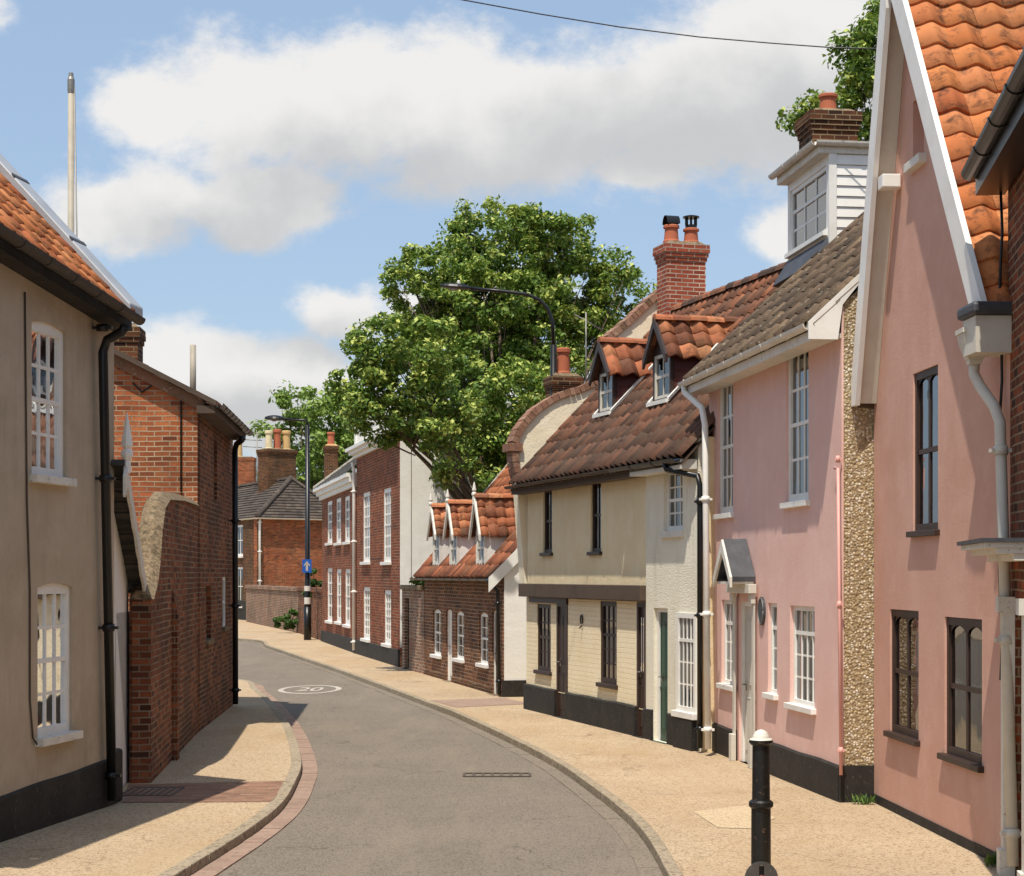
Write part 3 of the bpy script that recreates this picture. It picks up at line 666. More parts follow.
# roof slopes
rm = MB(); Dg = 6.2
for sg, tt in ((-1, tL), (1, tR)):
    w2 = (uc-le[0]) if sg < 0 else (re[0]-uc); S = (f1.U*(-sg)+Z*tt)
    P0 = f1.P(uc+sg*w2, ovg-.03, zap-tt*w2+.02)
    tiles(rm, P0, -f1.N, S, Dg+ovg, math.hypot(w2, w2*tt), .30, .30, .030, .006, seg=12, liftv=.028)
ridge(rm, f1.P(uc, ovg, zap+.08), f1.P(uc, -Dg, zap+.08), .13, .35); rm.build('roof', M['tileO'], hs)
dk = MB()
for sg, tt in ((-1, tL), (1, tR)):
    w2 = (uc-le[0]) if sg < 0 else (re[0]-uc)
    lp = [(uc+sg*w2, zap-tt*w2-.02), (uc, zap-.02), (uc, zap-.06), (uc+sg*w2, zap-tt*w2-.06)]; dk.prism(f1, lp, -Dg, ovg-.05)
dk.build('roof_boarding', M['timber'], hs)
mb = MB()
for sg, tt in ((-1, tL), (1, tR)):
    w2 = (uc-le[0]) if sg < 0 else (re[0]-uc); c_ = math.sqrt(1+tt*tt)
    zc0 = zap-tt*w2-.05; lp = [(uc+sg*(zap-.2*c_*.9-zc0)/tt, zc0), (uc+sg*w2, zc0), (uc+sg*w2, zap-tt*w2+.07*c_), (uc, zap+.07*c_), (uc, zap-.2*c_*.9)]
    mb.prism(f1, lp, ovg-.03, ovg+.02)
mb.build('bargeboard', M['whitep'], hs)
mb = MB(); tt = tL; w2 = uc-le[0]
for sg, tt in ((-1, tL),):
    w3 = w2*.93; lp = [(uc-w3+.02, zap-tt*w3-.32), (uc-w3+.02, zap-tt*w3-.24), (uc-.02, zap-.24), (uc-.02, zap-.32)]; mb.prism(f1, lp, .003, ovg-.04)
mb.build('soffit', M['greyp'], hs)
pb = f1.uz(888, 183, ovg-.1); mb = MB(); mb.box(f1, pb[0]-.08, pb[0]+.1, ovg-.2, ovg-.02, pb[1]-.06, pb[1]+.07); mb.build('purlin_end', M['whitep'], hs, bevel=.008)
# white boxed foot of verge + lead, hopper, pipe
bx = f1.uz(998, 338, .1); mb = MB(); mb.box(f1, L1-.28, L1+.05, .004, .3, bx[1]-.12, bx[1]+.17); mb.build('boxed_eave', M['greyp'], hs)
mb = MB(); mb.box(f1, L1-.34, L1+.1, -.1, .34, bx[1]+.175, bx[1]+.28); mb.build('lead_cover', M['lead'], hs, bevel=.03)
hp = f1.uz(972, 345, .22); c = f1.P(hp[0], .2, hp[1]); q = MB()
def sqf(cc, w, z): return [Vector((cc.x+x*w, cc.y+y*w, cc.z+z)) for x, y in ((-1, -1), (1, -1), (1, 1), (-1, 1))]
for (w0, z0, w1, z1) in ((.125, .09, .125, .13), (.1, .0, .115, .09), (.06, -.12, .1, 0), (.05, -.16, .055, -.12)): q.hexa(sqf(c, w0, z0), sqf(c, w1, z1-.001))
q.build('rainwater_hopper', M['greyp'], hs)
def on(f, px, py, n): u, z = f.uz(px, py, n); return f.P(u, n, z)
downpipe([c-Z*.14, on(f1, 974, 374, .2), on(f1, 980, 386, .18), on(f1, 994, 406, .12), on(f1, 1000, 422, .1), on(f1, 1013, 866, .1)], .045, 'greyp', hs)

# ---- rose pink house
a2 = G(709, 749); b2 = G(841, 802); f2 = Fr(a2, b2); L2 = f2.L
hs = thing('terraced_house', f2.P(0, 0, 0), 'rose pink house with white dormer, sash windows and pebble-dashed end wall', 'house')
ZE2 = (f2.uz(748, 352, .36)[1]); 
ws = {k: f2.rect(*v) for k, v in dict(u1=(718, 733, 379, 514), u2=(786, 808.5, 345, 502), l1=(721.5, 735.5, 600, 685), l2=(768, 777, 603, 694), l3=(790, 814.6, 606, 706), dr=(739, 755.5, 590, 768)).items()}
ws['dr'] = (ws['dr'][0], ws['dr'][1], 0.0, 2.02)
h2 = gable_house(f2, hs, L2, 5.4, ZE2, 43, .33, [hole(w) for w in ws.values()], 'pinkB', ('tileG', .36, .36, .052, 'pan'), gable_wall='pebble')
# pebble-dash end panel with pink quoin strip
sd = f2.side(L2); ze0 = h2['zw']; 
mb = MB(); lp = [(.02, .0), (1.9, .0), (1.9, ze0+1.9*h2['tp']-.05), (.02, ze0-.02)]
mb.prism(sd, lp, .001, .02); mb.build('pebble_dash', M['pebble'], hs)
mb = MB(); mb.box(sd, -.002, .02, .001, .026, .0, ze0-.05); mb.build('corner_strip', M['pinkB'], hs)
mb = MB(); mb.box(sd, -.03, 1.9, .027, .05, 0, .38); plinth(f2, hs, 0, L2, .36, .36, .035, gaps=[(ws['dr'][0]-.1, ws['dr'][1]+.1)]); mb.build('end_plinth', M['plinth'], hs)
sw = ('whitep', .06, .06)
for k in ('u1', 'u2'): window(f2, hs, ws[k], 'whitep', 3, (2, 2), .03, sw, fw=.08, bar=.03, curtain=('curtain', ((0, .42, 0), (.58, 1, 0))))
window(f2, hs, ws['l1'], 'whitep', 3, (3, 1), .035, sw, fw=.045, curtain=('curtain', ((0, 1, .0),)))
window(f2, hs, ws['l2'], 'whitep', 1, (3, 1), .035, sw, fw=.04)
window(f2, hs, ws['l3'], 'whitep', 4, (3, 1), .04, sw, fw=.045, curtain=('curtain', ((0, .3, 0), (.75, 1, 0))))
door(f2, hs, ws['dr'], 'greyp', 'whitep', .03, ((.08, .42), (.5, .92)), 2)
u0, u1 = ws['dr'][:2]; mb = MB()
for u in (u0-.13, u1): mb.box(f2, u+.01, u+.12, .036, .055, .32, 2.12); mb.box(f2, u-.0, u+.13, .037, .1, 0, .34); mb.box(f2, u-.0, u+.13, .034, .09, 2.0, 2.12)
mb.box(f2, u0-.16, u1+.16, .03, .13, 2.125, 2.24); mb.build('doorcase', M['greyp'], hs, bevel=.006)
mb = MB(); um = (u0+u1)/2; za = 2.27; hw = .42; hd = .3; rise = .46
for sg in (-1, 1): 
    mb.hexa([f2.P(um+sg*hw, .01, za), f2.P(um, .01, za+rise), f2.P(um, hd, za+rise), f2.P(um+sg*hw, hd, za)], [f2.P(um+sg*hw, .01, za+.06), f2.P(um, .01, za+rise+.07), f2.P(um, hd, za+rise+.07), f2.P(um+sg*hw, hd, za+.06)])
hd_ = mb.build('door_hood', M['lead'], hs)
mb = MB()
for sg in (-1, 1): mb.prism(f2, [(um+sg*(hw+.01), za-.07), (um+sg*(hw+.01), za+.05), (um, za+rise+.06), (um, za+rise-.1)], hd+.001, hd+.03)
mb.box(f2, um-hw+.02, um+hw-.02, .02, hd-.02, za-.03, za-.001); mb.build('hood_fascia', M['whiteold'], hd_)
c = f2.uz(763, 611); q = MB(); K = 20
for k in range(1): q.prism(f2, [(c[0]+.13*math.cos(2*math.pi*j/K), c[1]+.17*math.sin(2*math.pi*j/K)) for j in range(K)], .002, .03)
pq = q.build('oval_plaque', M['lead'], hs)
q = MB(); q.tube([f2.P(c[0]+.115*math.cos(2*math.pi*j/K), .032, c[1]+.155*math.sin(2*math.pi*j/K)) for j in range(K+1)], .006, 5); q.build('plaque_rim', M['metal'], pq)
gutter(f2.P(-.08, .36, ZE2-.0), f2.P(L2+.03, .36, ZE2-.0), 'whiteold', hs, .06)
mb = MB(); mb.box(f2, -.06, L2+.02, .004, .29, ZE2-.14, ZE2-.09); mb.box(f2, -.06, L2+.02, .291, .31, ZE2-.16, ZE2+.05); mb.build('fascia', M['whiteold'], hs)
lp = []; tp = h2['tp']; K = 8
top = [(-.36, ZE2-.16), (-.36, ZE2+.02), (1.9, ZE2+.02+2.26*tp)]; bot = [(1.9, ZE2+2.26*tp-.2)]+[(.55-.55*k/K*1.0, ZE2+.91*tp-.2-(.45*(1-math.cos(math.pi/2*k/K)))) for k in range(0, K+1)]
mb = MB(); pts = top+bot+[(-.05, ZE2-.16)]
tr = tessellate_polygon([[Vector((a, b, 0)) for a, b in pts]])
for t in tr: mb.face([sd.P(pts[i][0], .055, pts[i][1]) for i in t]); mb.face([sd.P(pts[i][0], .025, pts[i][1]) for i in t][::-1])
for k in range(len(pts)): a = pts[k]; b = pts[(k+1) % len(pts)]; mb.face([sd.P(a[0], .055, a[1]), sd.P(b[0], .055, b[1]), sd.P(b[0], .025, b[1]), sd.P(a[0], .025, a[1])])
mb.build('bargeboard', M['whitep'], hs)
downpipe([f2.P(.06, .36, ZE2-.03), f2.P(.07, .35, ZE2-.14), on(f2, 702, 408, .26), on(f2, 705, 425, .24), on(f2, 708, 749, .24)], .042, 'whitep', hs)
downpipe([on(f2, 835, 468, .03), on(f2, 838, 468, .05), on(f2, 841, 775, .05)], .018, 'pinkp', hs)
# box dormer
nD = -1.6; dn = Fr.__new__(Fr); dn.A = f2.P(0, nD, 0); dn.U = f2.U; dn.N = f2.N; dn.L = 1
uL = dn.uz(789, 220)[0]; uR = dn.uz(828.5, 200)[0]; zb = h2['ztop'](nD)+.12; zt = dn.uz(826, 156)[1]
wn = (uL+.06, uR-.1, dn.uz(808, 243)[1], zt-.12)
mb = MB(); wall_mb(mb, dn, [(uL, zb-.3), (uR, zb-.3), (uR, zt), (uL, zt)], [hole(wn)], .1); dm = mb.build('dormer', M['whitep'], hs)
bk = h2['n0']+h2['ov']-(zt-ZE2)/tp-.1
K = 9
for sg, uu in ((-1, uL), (1, uR)):
    mb = MB()
    for k in range(K):
        z0 = zb-.1+(zt-zb+.1)*k/K; z1 = zb-.1+(zt-zb+.1)*(k+1)/K
        mb.hexa([f2.P(uu, nD-.101, z0), f2.P(uu, bk, z0), f2.P(uu+sg*.04, bk, z0), f2.P(uu+sg*.04, nD-.101, z0)], [f2.P(uu, nD-.101, z1-.006), f2.P(uu, bk, z1-.006), f2.P(uu+sg*.022, bk, z1-.006), f2.P(uu+sg*.022, nD-.101, z1-.006)])
    mb.box(f2, uu-.0*sg, uu+sg*.045, nD-.1, nD+.005, zb-.25, zt)
    mb.build('weatherboarding', M['whitep'], dm)
mb = MB(); mb.box(f2, uL-.12, uR+.05, bk-.3, nD+.15, zt+.001, zt+.14); mb.build('flat_roof', M['whiteold'], dm, bevel=.01)
mb = MB(); mb.box(f2, uL-.14, uR+.06, bk-.3, nD+.16, zt+.141, zt+.17); mb.build('roof_felt', M['lead'], dm)
gutter(f2.P(uL-.16, nD+.21, zt+.15), f2.P(uR+.1, nD+.21, zt+.15), 'whiteold', dm, .06)
gutter(f2.P(uR+.1, nD+.21, zt+.15), f2.P(uR+.1, bk-.2, zt+.15), 'whiteold', dm, .06)
window(dn, dm, wn, 'whitep', 3, (2, 1), .02, fw=.05, bar=.035, curtain=('curtain', ((0, 1, 0),)))
mb = MB(); mb.box(f2, wn[0]-.06, wn[1]+.06, nD-.02, nD+.07, wn[2]-.06, wn[2]); mb.build('sill', M['whitep'], dm)
mb = MB(); mb.hexa([f2.P(uL-.12, nD+.02, zb-.34), f2.P(uR+.12, nD+.02, zb-.34), f2.P(uR+.12, nD+.22, zb-.3), f2.P(uL-.12, nD+.22, zb-.3)], [f2.P(uL, nD+.003, zb+.05), f2.P(uR, nD+.003, zb+.05), f2.P(uR, nD+.02, zb+.05), f2.P(uL, nD+.02, zb+.05)]); mb.build('lead_apron', M['lead'], dm)
# chimney: on far party wall behind dormer
nC = -2.75; fc_ = Fr.__new__(Fr); fc_.A = f2.P(0, nC, 0); fc_.U = f2.U; fc_.N = f2.N
uc_ = fc_.uz(828, 120)[0]; zt_ = fc_.uz(828, 117)[1]
chimney(f2, hs, uc_, nC, .72, .72, h2['ztop'](-2.4)-.6, zt_, 'brickdark', [(0, 0, .135, .32, 'terracotta')], corb=4)

# ---- cream house
a3 = G(527.5, 708.6); b3 = G(702, 751.5); f3 = Fr(a3, b3); L3 = f3.L
hs = thing('cream_house', f3.P(0, 0, 0), 'cream house with dark windows, brown pantile roof, curved brick gable and two dormers', 'house')
ZE3 = .5*(f3.uz(516, 487, .35)[1]+f3.uz(701, 447, .35)[1])
uj = f3.uz(649, 500)[0]; zj = f3.uz(590, 592)[1]
wa = dict(u1=f3.rect(543, 552, 489, 553), u2=f3.rect(590.6, 601, 478, 552), l1=f3.rect(538, 552, 604, 671), l2=f3.rect(601, 618, 601, 684))
d1 = f3.rect(558.5, 569, 603, 712); d1 = (d1[0], d1[1], 0, d1[3]); d2 = f3.rect(639, 647.5, 603, 730); d2 = (d2[0], d2[1], 0, d2[3])
wc = f3.rect(667, 686, 469, 531); d3 = f3.rect(657, 671, 608, 736); d3 = (d3[0], d3[1], 0, d3[3])
wb = f3.rect(682, 700.5, 613, 712)
h3 = gable_house(f3, hs, L3, 5.3, ZE3, 46.3, .32, [hole(w) for w in (wa['u1'], wa['u2'], wa['l1'], wa['l2'], d1, d2, wc, d3, wb)], 'cream', ('tileB', .24, .33, .042, 'pan'), gable_wall='creamgable', sag=.07)
# painted brick ground floor skin, roughcast skin
mb = MB(); eps = .02
wall_mb(mb, f3, [(0, .4), (uj-.02, .4), (uj-.02, zj-.12), (0, zj-.12)], [hole(wa['l1']), hole(wa['l2']), [(d1[0], .41), (d1[1], .41), (d1[1], d1[3]), (d1[0], d1[3])], [(d2[0], .41), (d2[1], .41), (d2[1], d2[3]), (d2[0], d2[3])]], .018, .02)
mb.build('painted_brick_facing', M['brickcream'], hs)
mb = MB(); e = .05
wall_mb(mb, f3, [(uj+.01, 0), (L3-.0, 0), (L3-.0, h3['zw']-.02), (uj+.01, h3['zw']-.02)], [hole((wc[0], wc[1], wc[2], wc[3])), [(d3[0], .01), (d3[1], .01), (d3[1], d3[3]), (d3[0], d3[3])], hole(wb)], e-.002, e)
mb.build('roughcast_facing', M['roughcream'], hs)
mb = MB(); mb.box(f3, -.1, uj, .022, .14, zj-.11, zj+.12); mb.box(f3, uj-.06, uj+.005, .023, .05, 0.45, zj-.12); mb.build('jetty_beam', M['timber'], hs, bevel=.012)
db = ('brownp', .05, .05)
window(f3, hs, wa['u1'], 'brownp', 2, (1, 1), .03, db, curtain=('curtain', ((0, 1, .5),))); window(f3, hs, wa['u2'], 'brownp', 2, (1, 1), .03, db, curtain=('curtain', ((0, 1, .55),)))
window(f3, hs, wa['l1'], 'brownp', 3, (2, 2), .0, ('brownp', .07, .06), fw=.06); window(f3, hs, wa['l2'], 'brownp', 3, (3, 2), .0, ('brownp', .07, .06), fw=.07)
mb = MB(); mb.box(f3, wa['l1'][0]-.35, d1[1]+.02, .02, .06, wa['l1'][3]+.02, wa['l1'][3]+.14); mb.build('lintel', M['brownp'], hs)
window(f3, hs, wc, 'whitep', 3, (2, 2), .0, ('whiteold', .1, .09), fw=.06, curtain=('curtain', ((0, 1, 0),)))
door(f3, hs, d1, 'brownp', 'brownp', -.035, ((.08, .4), (.5, .92)), 2, handle='metal', step='plinth'); door(f3, hs, d2, 'brownp', 'brownp', -.035, ((.08, .4), (.5, .92)), 2, glazed=(1,), step='plinth')
door(f3, hs, d3, 'greenp', 'whitep', .0, ((.08, .42), (.5, .92)), 2, glazed=(), step='greenp')
window(f3, hs, (wb[0], wb[1], wb[2], wb[3]), 'whitep', 4, (3, 1), -.08, ('whitep', .14, .08), fw=.06, curtain=('curtain', ((0, 1, .3),)))
plinth(f3, hs, 0, L3, .42, .42, .045, gaps=[d1[:2], d2[:2], (d3[0]-.02, d3[1]+.02)], n0=.03)
mb = MB(); mb.box(f3, wb[0]-.02, L3-.05, .078, .13, 0, wb[2]-.09); mb.build('bay_base', M['plinth'], hs)
c = f3.uz(582, 620, .03); mb = MB()
K = 12; mb.tube([f3.P(c[0]+.05*math.cos(math.pi*1.5*j/K-.8), .04, c[1]+.08*math.sin(math.pi*1.5*j/K-.8)) for j in range(K+1)], .012, 6); mb.tube([f3.P(c[0], .03, c[1]-.09), f3.P(c[0], .08, c[1]-.13)], .01, 6)
mb.build('wall_hook', M['blackp'], hs)
mb = MB(); mb.box(f3, -.1, uj, .05, .27, ZE3-.17, ZE3-.04); mb.build('eaves_board', M['timber'], hs)
mb = MB(); mb.box(f3, uj+.01, L3, .072, .3, ZE3-.17, ZE3-.04); mb.build('white_fascia', M['whiteold'], hs)
gutter(f3.P(uj-.6, .36, ZE3-.03), f3.P(L3-.02, .36, ZE3-.03), 'blackp', hs, .055)
gutter(f3.P(-.08, .36, ZE3-.03), f3.P(uj-.62, .36, ZE3-.03), 'timber', hs, .05)
downpipe([f3.P(L3-.45, .36, ZE3-.06), f3.P(L3-.45, .33, ZE3-.16), on(f3, 698, 476, .12), on(f3, 700, 486, .11), on(f3, 700, 748, .11)], .038, 'blackp', hs)
# dutch gable at far end
s3 = f3.side(0.0); s3.A = f3.P(-.12, 0, 0)
cp = [(517, 478), (514, 462), (513, 442), (518, 430), (524, 421), (535, 409), (551, 398), (564, 392), (579, 388), (593, 382), (601, 376), (604, 355), (607, 337), (628, 320), (652, 297)]
cp = [s3.uz(*p) for p in cp]; um = h3['half']+.15; zrr = h3['zr']
apx = (um, max(cp[-1][1]+(um-cp[-1][0])*.8, zrr+.3))
outl = [(0.0, 2.0)]+[(max(u, -.35), z) for u, z in cp]+[apx, (2*um-cp[-1][0], cp[-1][1]), (2*um-.0, zrr-2.6), (2*um, 2.0)]
mb = MB(); tr = None
wall_mb(mb, s3, outl, (), .3, .0); mb.build('curved_gable', M['creamgable'], hs)
mb = MB()
cl = [(max(u, -.35), z) for u, z in cp]+[apx]
for k in range(len(cl)-1):
    a, b = Vector((*cl[k], 0)), Vector((*cl[k+1], 0)); d = (b-a).normalized(); nn = Vector((-d.y, d.x, 0)); 
    w = .085; L_ = (b-a).length; m_ = max(1, int(L_/.09))
    for j in range(m_):
        p = a+(b-a)*((j+.04)/m_); q = a+(b-a)*((j+.96)/m_); jj = R.uniform(-.008, .008)
        mb.prism(s3, [(p.x-nn.x*w, p.y-nn.y*w), (q.x-nn.x*w, q.y-nn.y*w), (q.x+nn.x*(.03+jj), q.y+nn.y*(.03+jj)), (p.x+nn.x*(.03+jj), p.y+nn.y*(.03+jj))], -.34+jj, .05+jj, R.random())
for (u, z) in (cl[2], ): mb.box(s3, u-.09, u+.16, -.36, .07, z-.16, z-.02)
mb.build('brick_coping', M['brickarch'], hs)
# chimneys
dA = s3.uz(677, 300); u_c = .1
fcc = Fr.__new__(Fr); fcc.A = f3.P(0, -(um), 0); fcc.U = f3.U; fcc.N = f3.N
cz = H+(HY-247)/F*(f3.P(u_c, -um, 0).y); px_c = f3.P(u_c, -um, 0)
sx = s3.uz(677, 250)
chimney(f3, hs, .16, -sx[0]+.03, .5, .74, zrr-.9, cz, 'brickred', [(0, .19, .13, .34, 'terracotta', 'hood'), (0, -.19, .13, .3, 'terracotta', 'cage')], corb=4)
sx2 = s3.uz(573, 360); zt2 = sx2[1]
# small chimney stands behind the coping on the lower neighbour (own part here)
chimney(f3, hs, -.75, -sx2[0]-.02, .45, .52, zt2-1.6, s3.uz(573, 377)[1]+.06, 'brickdark', [(0, 0, .12, .5, 'terracotta')], corb=3)
# dormers
for (xf, yb, yt) in ((605.5, 413, 343), (661.5, 401, 320)):
    u, n, z = roofhit(h3, xf, yb); sub = Fr.__new__(Fr); sub.A = f3.P(0, n, 0); sub.U = f3.U; sub.N = f3.N
    u = sub.uz(xf, yb)[0]; zr = sub.uz(xf, yt, .12)[1]
    gable_dormer(h3, hs, u, n, .74, z-.02, z+(zr-z)*.62, zr, 'oxblood', 'brownp', 'tileM', (1, 1), 2, None, 'brownp', gl='greyp', eov=.12, tw=.27, th=.3, amp=.035)
    fl = MB(); tp3 = h3['tp']
    for sg in (-1, 1):
        for q in range(9):
            na = n+.06-q*.16; nb_ = na-.16; uu = u+sg*.42; fl.hexa([f3.P(uu-.03, na, h3['ztop'](na)+.02), f3.P(uu+.03, na, h3['ztop'](na)+.02), f3.P(uu+.03, nb_, h3['ztop'](nb_)+.02), f3.P(uu-.03, nb_, h3['ztop'](nb_)+.02)], [f3.P(uu-.045, na, h3['ztop'](na)+.08), f3.P(uu+.045, na, h3['ztop'](na)+.08), f3.P(uu+.045, nb_, h3['ztop'](nb_)+.08), f3.P(uu-.045, nb_, h3['ztop'](nb_)+.08)])
            if h3['ztop'](nb_) > z+(zr-z)*.62: break
    fl.box(f3, u-.4, u+.4, n+.0, n+.1, z-.06, z-.0)
    fl.build('mortar_flashing', M['white'], hs)

# ---- low brick cottage with three finialled dormers
a4 = G(424.5, 674); b4 = G(503, 697); f4 = Fr(a4, b4); L4 = f4.L
hs = thing('brick_cottage', f4.P(0, 0, 0), 'low brown brick cottage with three white spiked dormers and white end wall', 'cottage')
ZE4 = f4.uz(458, 577.5, .25)[1]
W4 = [f4.rect(433, 441, 609, 655), f4.rect(455.6, 464, 611, 659), f4.rect(479, 488, 612, 664)]
D4 = [f4.rect(446, 452, 609, 681), f4.rect(492, 498.6, 610, 692)]; D4 = [(a, b, 0, d) for a, b, c, d in D4]
h4 = gable_house(f4, hs, L4, 5.2, ZE4, 49, .25, [hole(w, .06) for w in W4]+[hole(d, .05) for d in D4], 'brickcot', ('tileM', .24, .3, .036, 'pan'), gable_wall='white', sag=.03)
for w in W4: window(f4, hs, w, 'whitep', 2, (2, 2), .04, ('whitep', .07, .07), arch=.06, curtain=('curtain', ((0, 1, 0),)))
for k, d in enumerate(D4):
    door(f4, hs, d, 'whitep' if k == 0 else 'brownp', 'whitep', .04, ((.08, .42), (.5, .92)), 2, step='stone')
plinth(f4, hs, 0, L4, .1, .1, .02, gaps=[d[:2] for d in D4], mat='brickdark')
gutter(f4.P(-.1, .3, ZE4-.02), f4.P(L4, .3, ZE4-.02), 'blackp', hs, .05)
downpipe([f4.P(L4-.04, .3, ZE4-.05), f4.P(L4-.03, .1, ZE4-.25), f4.P(L4-.02, .07, .05)], .035, 'blackp', hs)
s4 = f4.side(L4); mb = MB(); mb.prism(s4, [(.02, .3), (2.6, .3), (2.6, h4['zw']+2.6*h4['tp']-.1), (.02, h4['zw']-.03)], .001, .02); mb.build('white_end_wall', M['white'], hs)
mb = MB(); mb.box(s4, -.02, 2.6, .003, .045, 0, .32); mb.build('end_plinth', M['plinth'], hs)
mb = MB(); tp4 = h4['tp']; mb.prism(s4, [(-.3, ZE4-.28), (-.3, ZE4+.0), (.2, ZE4+.5*tp4-.08), (2.6, ZE4+2.9*tp4+.02), (2.6, ZE4+2.9*tp4-.24), (.45, ZE4+.72*tp4-.36)], .062, .085); mb.build('bargeboard', M['whitep'], hs)
for (xf, yb, ye, yr) in ((436, 573, 533, 509), (453, 574, 533, 506), (480, 576, 532, 500)):
    u, n, z = roofhit(h4, xf+1, yb); n = .06; z = h4['ztop'](n)+.03; sub = Fr.__new__(Fr); sub.A = f4.P(0, n, 0); sub.U = f4.U; sub.N = f4.N
    u = sub.uz(xf, 555)[0]; ze_ = sub.uz(xf, ye)[1]; zr = sub.uz(xf, yr)[1]
    gable_dormer(h4, hs, u, n, .82, z, ze_, zr, 'white', 'whiteold', 'tileM', (1, 1), 2, .42, 'whiteold', eov=.08, tw=.2, th=.22, amp=.022, board=False)
mb = MB(); s0 = f4.side(0); mb.prism(s0, [(-.27, ZE4-.1), (-.27, ZE4+.04), (2.6, ZE4+2.87*tp4+.06), (2.6, ZE4+2.87*tp4-.12)], -.0, .0) if False else mb.hexa([f4.P(-.1, n, z) for n, z in ((.27, ZE4-.1), (.27, ZE4+.05), (-2.6, ZE4+2.85*tp4+.1), (-2.6, ZE4+2.85*tp4-.1))], [f4.P(-.07, n, z) for n, z in ((.27, ZE4-.1), (.27, ZE4+.05), (-2.6, ZE4+2.85*tp4+.1), (-2.6, ZE4+2.85*tp4-.1))])
mb.build('verge_board', M['whiteold'], hs)
# guard stone
c = G(514, 696); mb = MB(); K = 10
def ring(r, z, sx=1.2): return [Vector((c.x+r*sx*math.cos(2*math.pi*k/K), c.y+r*math.sin(2*math.pi*k/K), z)) for k in range(K)]
rs = [(.2, -.02), (.2, .12), (.185, .24), (.13, .31), (.04, .34)]
for (r0, z0), (r1, z1) in zip(rs, rs[1:]): mb.hexa(ring(r0, z0), ring(r1, z1))
tag(mb.build('guard_stone', M['pale_stone']), 'squat whitewashed stone at the foot of the white cottage end wall', 'stone')

# ---- short garden wall with gate (between cottage and Georgian house)
f5 = Fr(G(402, 668.5), G(424, 673.9)); hs = thing('garden_wall', f5.P(0, 0, 0), 'rough reddish brick wall with narrow black gate left of the low cottage', 'wall')
zt = f5.uz(413, 590)[1]; gt = f5.rect(404.5, 409, 598, 668); gt = (gt[0], gt[1], 0, gt[3]+.0)
mb = MB(); wall_mb(mb, f5, [(0, 0), (f5.L, 0), (f5.L, zt), (0, zt)], [[(gt[0], .01), (gt[1], .01), (gt[1], gt[3]), (gt[0], gt[3])]], .3); mb.build('brickwork', M['rubble'], hs)
mb = MB(); mb.box(f5, -.02, f5.L-.02, -.34, .05, zt+.001, zt+.12); mb.build('coping', M['stone'], hs, bevel=.02)
mb = MB(); mb.box(f5, gt[0], gt[1], -.15, -.1, .02, gt[3]-.02)
for k in range(5): mb.box(f5, gt[0]+(gt[1]-gt[0])*(k+.3)/5, gt[0]+(gt[1]-gt[0])*(k+.5)/5, -.1, -.085, .04, gt[3]-.04)
mb.build('gate', M['blackp'], hs)

# ---- Georgian brick house with white side wall
a6 = G(356.5, 653.5); b6 = G(400, 667); f6 = Fr(a6, b6); L6 = f6.L
hs = thing('georgian_house', f6.P(0, 0, 0), 'tall brown brick house with white cornice and broad white side wall beside the big tree', 'house')
zc6 = f6.uz(385, 446)[1]; zp6 = f6.uz(385, 436)[1]
w6 = [f6.rect(362.6, 370, 492, 562), f6.rect(383, 391, 488, 562), f6.rect(363, 370, 587, 639), f6.rect(384, 391, 590, 644)]
mb = MB(); wall_mb(mb, f6, [(0, 0), (L6, 0), (L6, zc6), (0, zc6)], [hole(w) for w in w6], .3); mb.build('wall', M['brickgeo'], hs)
mb = MB(); D6 = 3.2; zrg = zc6+1.2
for uu, t0, t1 in ((0, 0, .25), (L6, -.25, 0.0)):
    lp = [(-.301, 0), (-D6, 0), (-D6, zc6), (-D6/2, zrg), (-.301, zc6+.05)]
    mb.hexa([f6.P(uu+t0, n, z) for n, z in lp], [f6.P(uu+t1, n, z) for n, z in lp])
mb.box(f6, .251, L6-.251, -D6, -D6+.25, 0, zc6); mb.build('white_side_wall', M['white'], hs)
mb = MB(); mb.box(f6.side(L6), 0, .28, .002, .03, .5, zc6-.05); mb.build('white_quoin', M['white'], hs)
for w in w6: window(f6, hs, w, 'whitep', 3, (3, 3), .03, ('whitep', .08, .08), curtain=('curtain', ((0, 1, 0),)), fw=.11, bar=.055)
mb = MB()
for (e, z0, z1) in ((.1, 0, .1), (.22, .1, .2), (.32, .2, .3)): mb.box(f6, -.05-e*.5, L6+.03+e*.2, -.3, e, zc6+z0+.002, zc6+z1)
mb.build('cornice', M['whitep'], hs)
mb = MB(); mb.box(f6, 0.05, L6-.03, -.3, .02, zc6+.302, zc6+.75); mb.prism(f6, [(.3, zc6+.75), (L6-.3, zc6+.75), (L6/2, zc6+1.35)], -.1, .04); mb.box(f6, -.05, .3, -.32, .06, zc6+.303, zc6+.95); mb.build('parapet', M['white'], hs)
mb = MB(); tiles(mb, f6.P(-.02, -.32, zc6+.1), f6.U, (-f6.N+Z*.52), L6+.04, 2.5, .3, .25, .0, .003, 'flat'); tiles(mb, f6.P(-.02, -D6-.1, zc6-.0), f6.U, (f6.N+Z*.5), L6+.04, 2.9, .4, .4, .0, .003, 'flat'); ridge(mb, f6.P(0, -D6/2, zrg+.1), f6.P(L6, -D6/2, zrg+.1), .1); mb.build('roof', M['slate'], hs)
plinth(f6, hs, 0, L6, .4, .42, .05)
downpipe([f6.P(.02, .14, zc6-.1), f6.P(.02, .08, zc6-.3), f6.P(.02, .08, .1)], .05, 'whitep', hs)

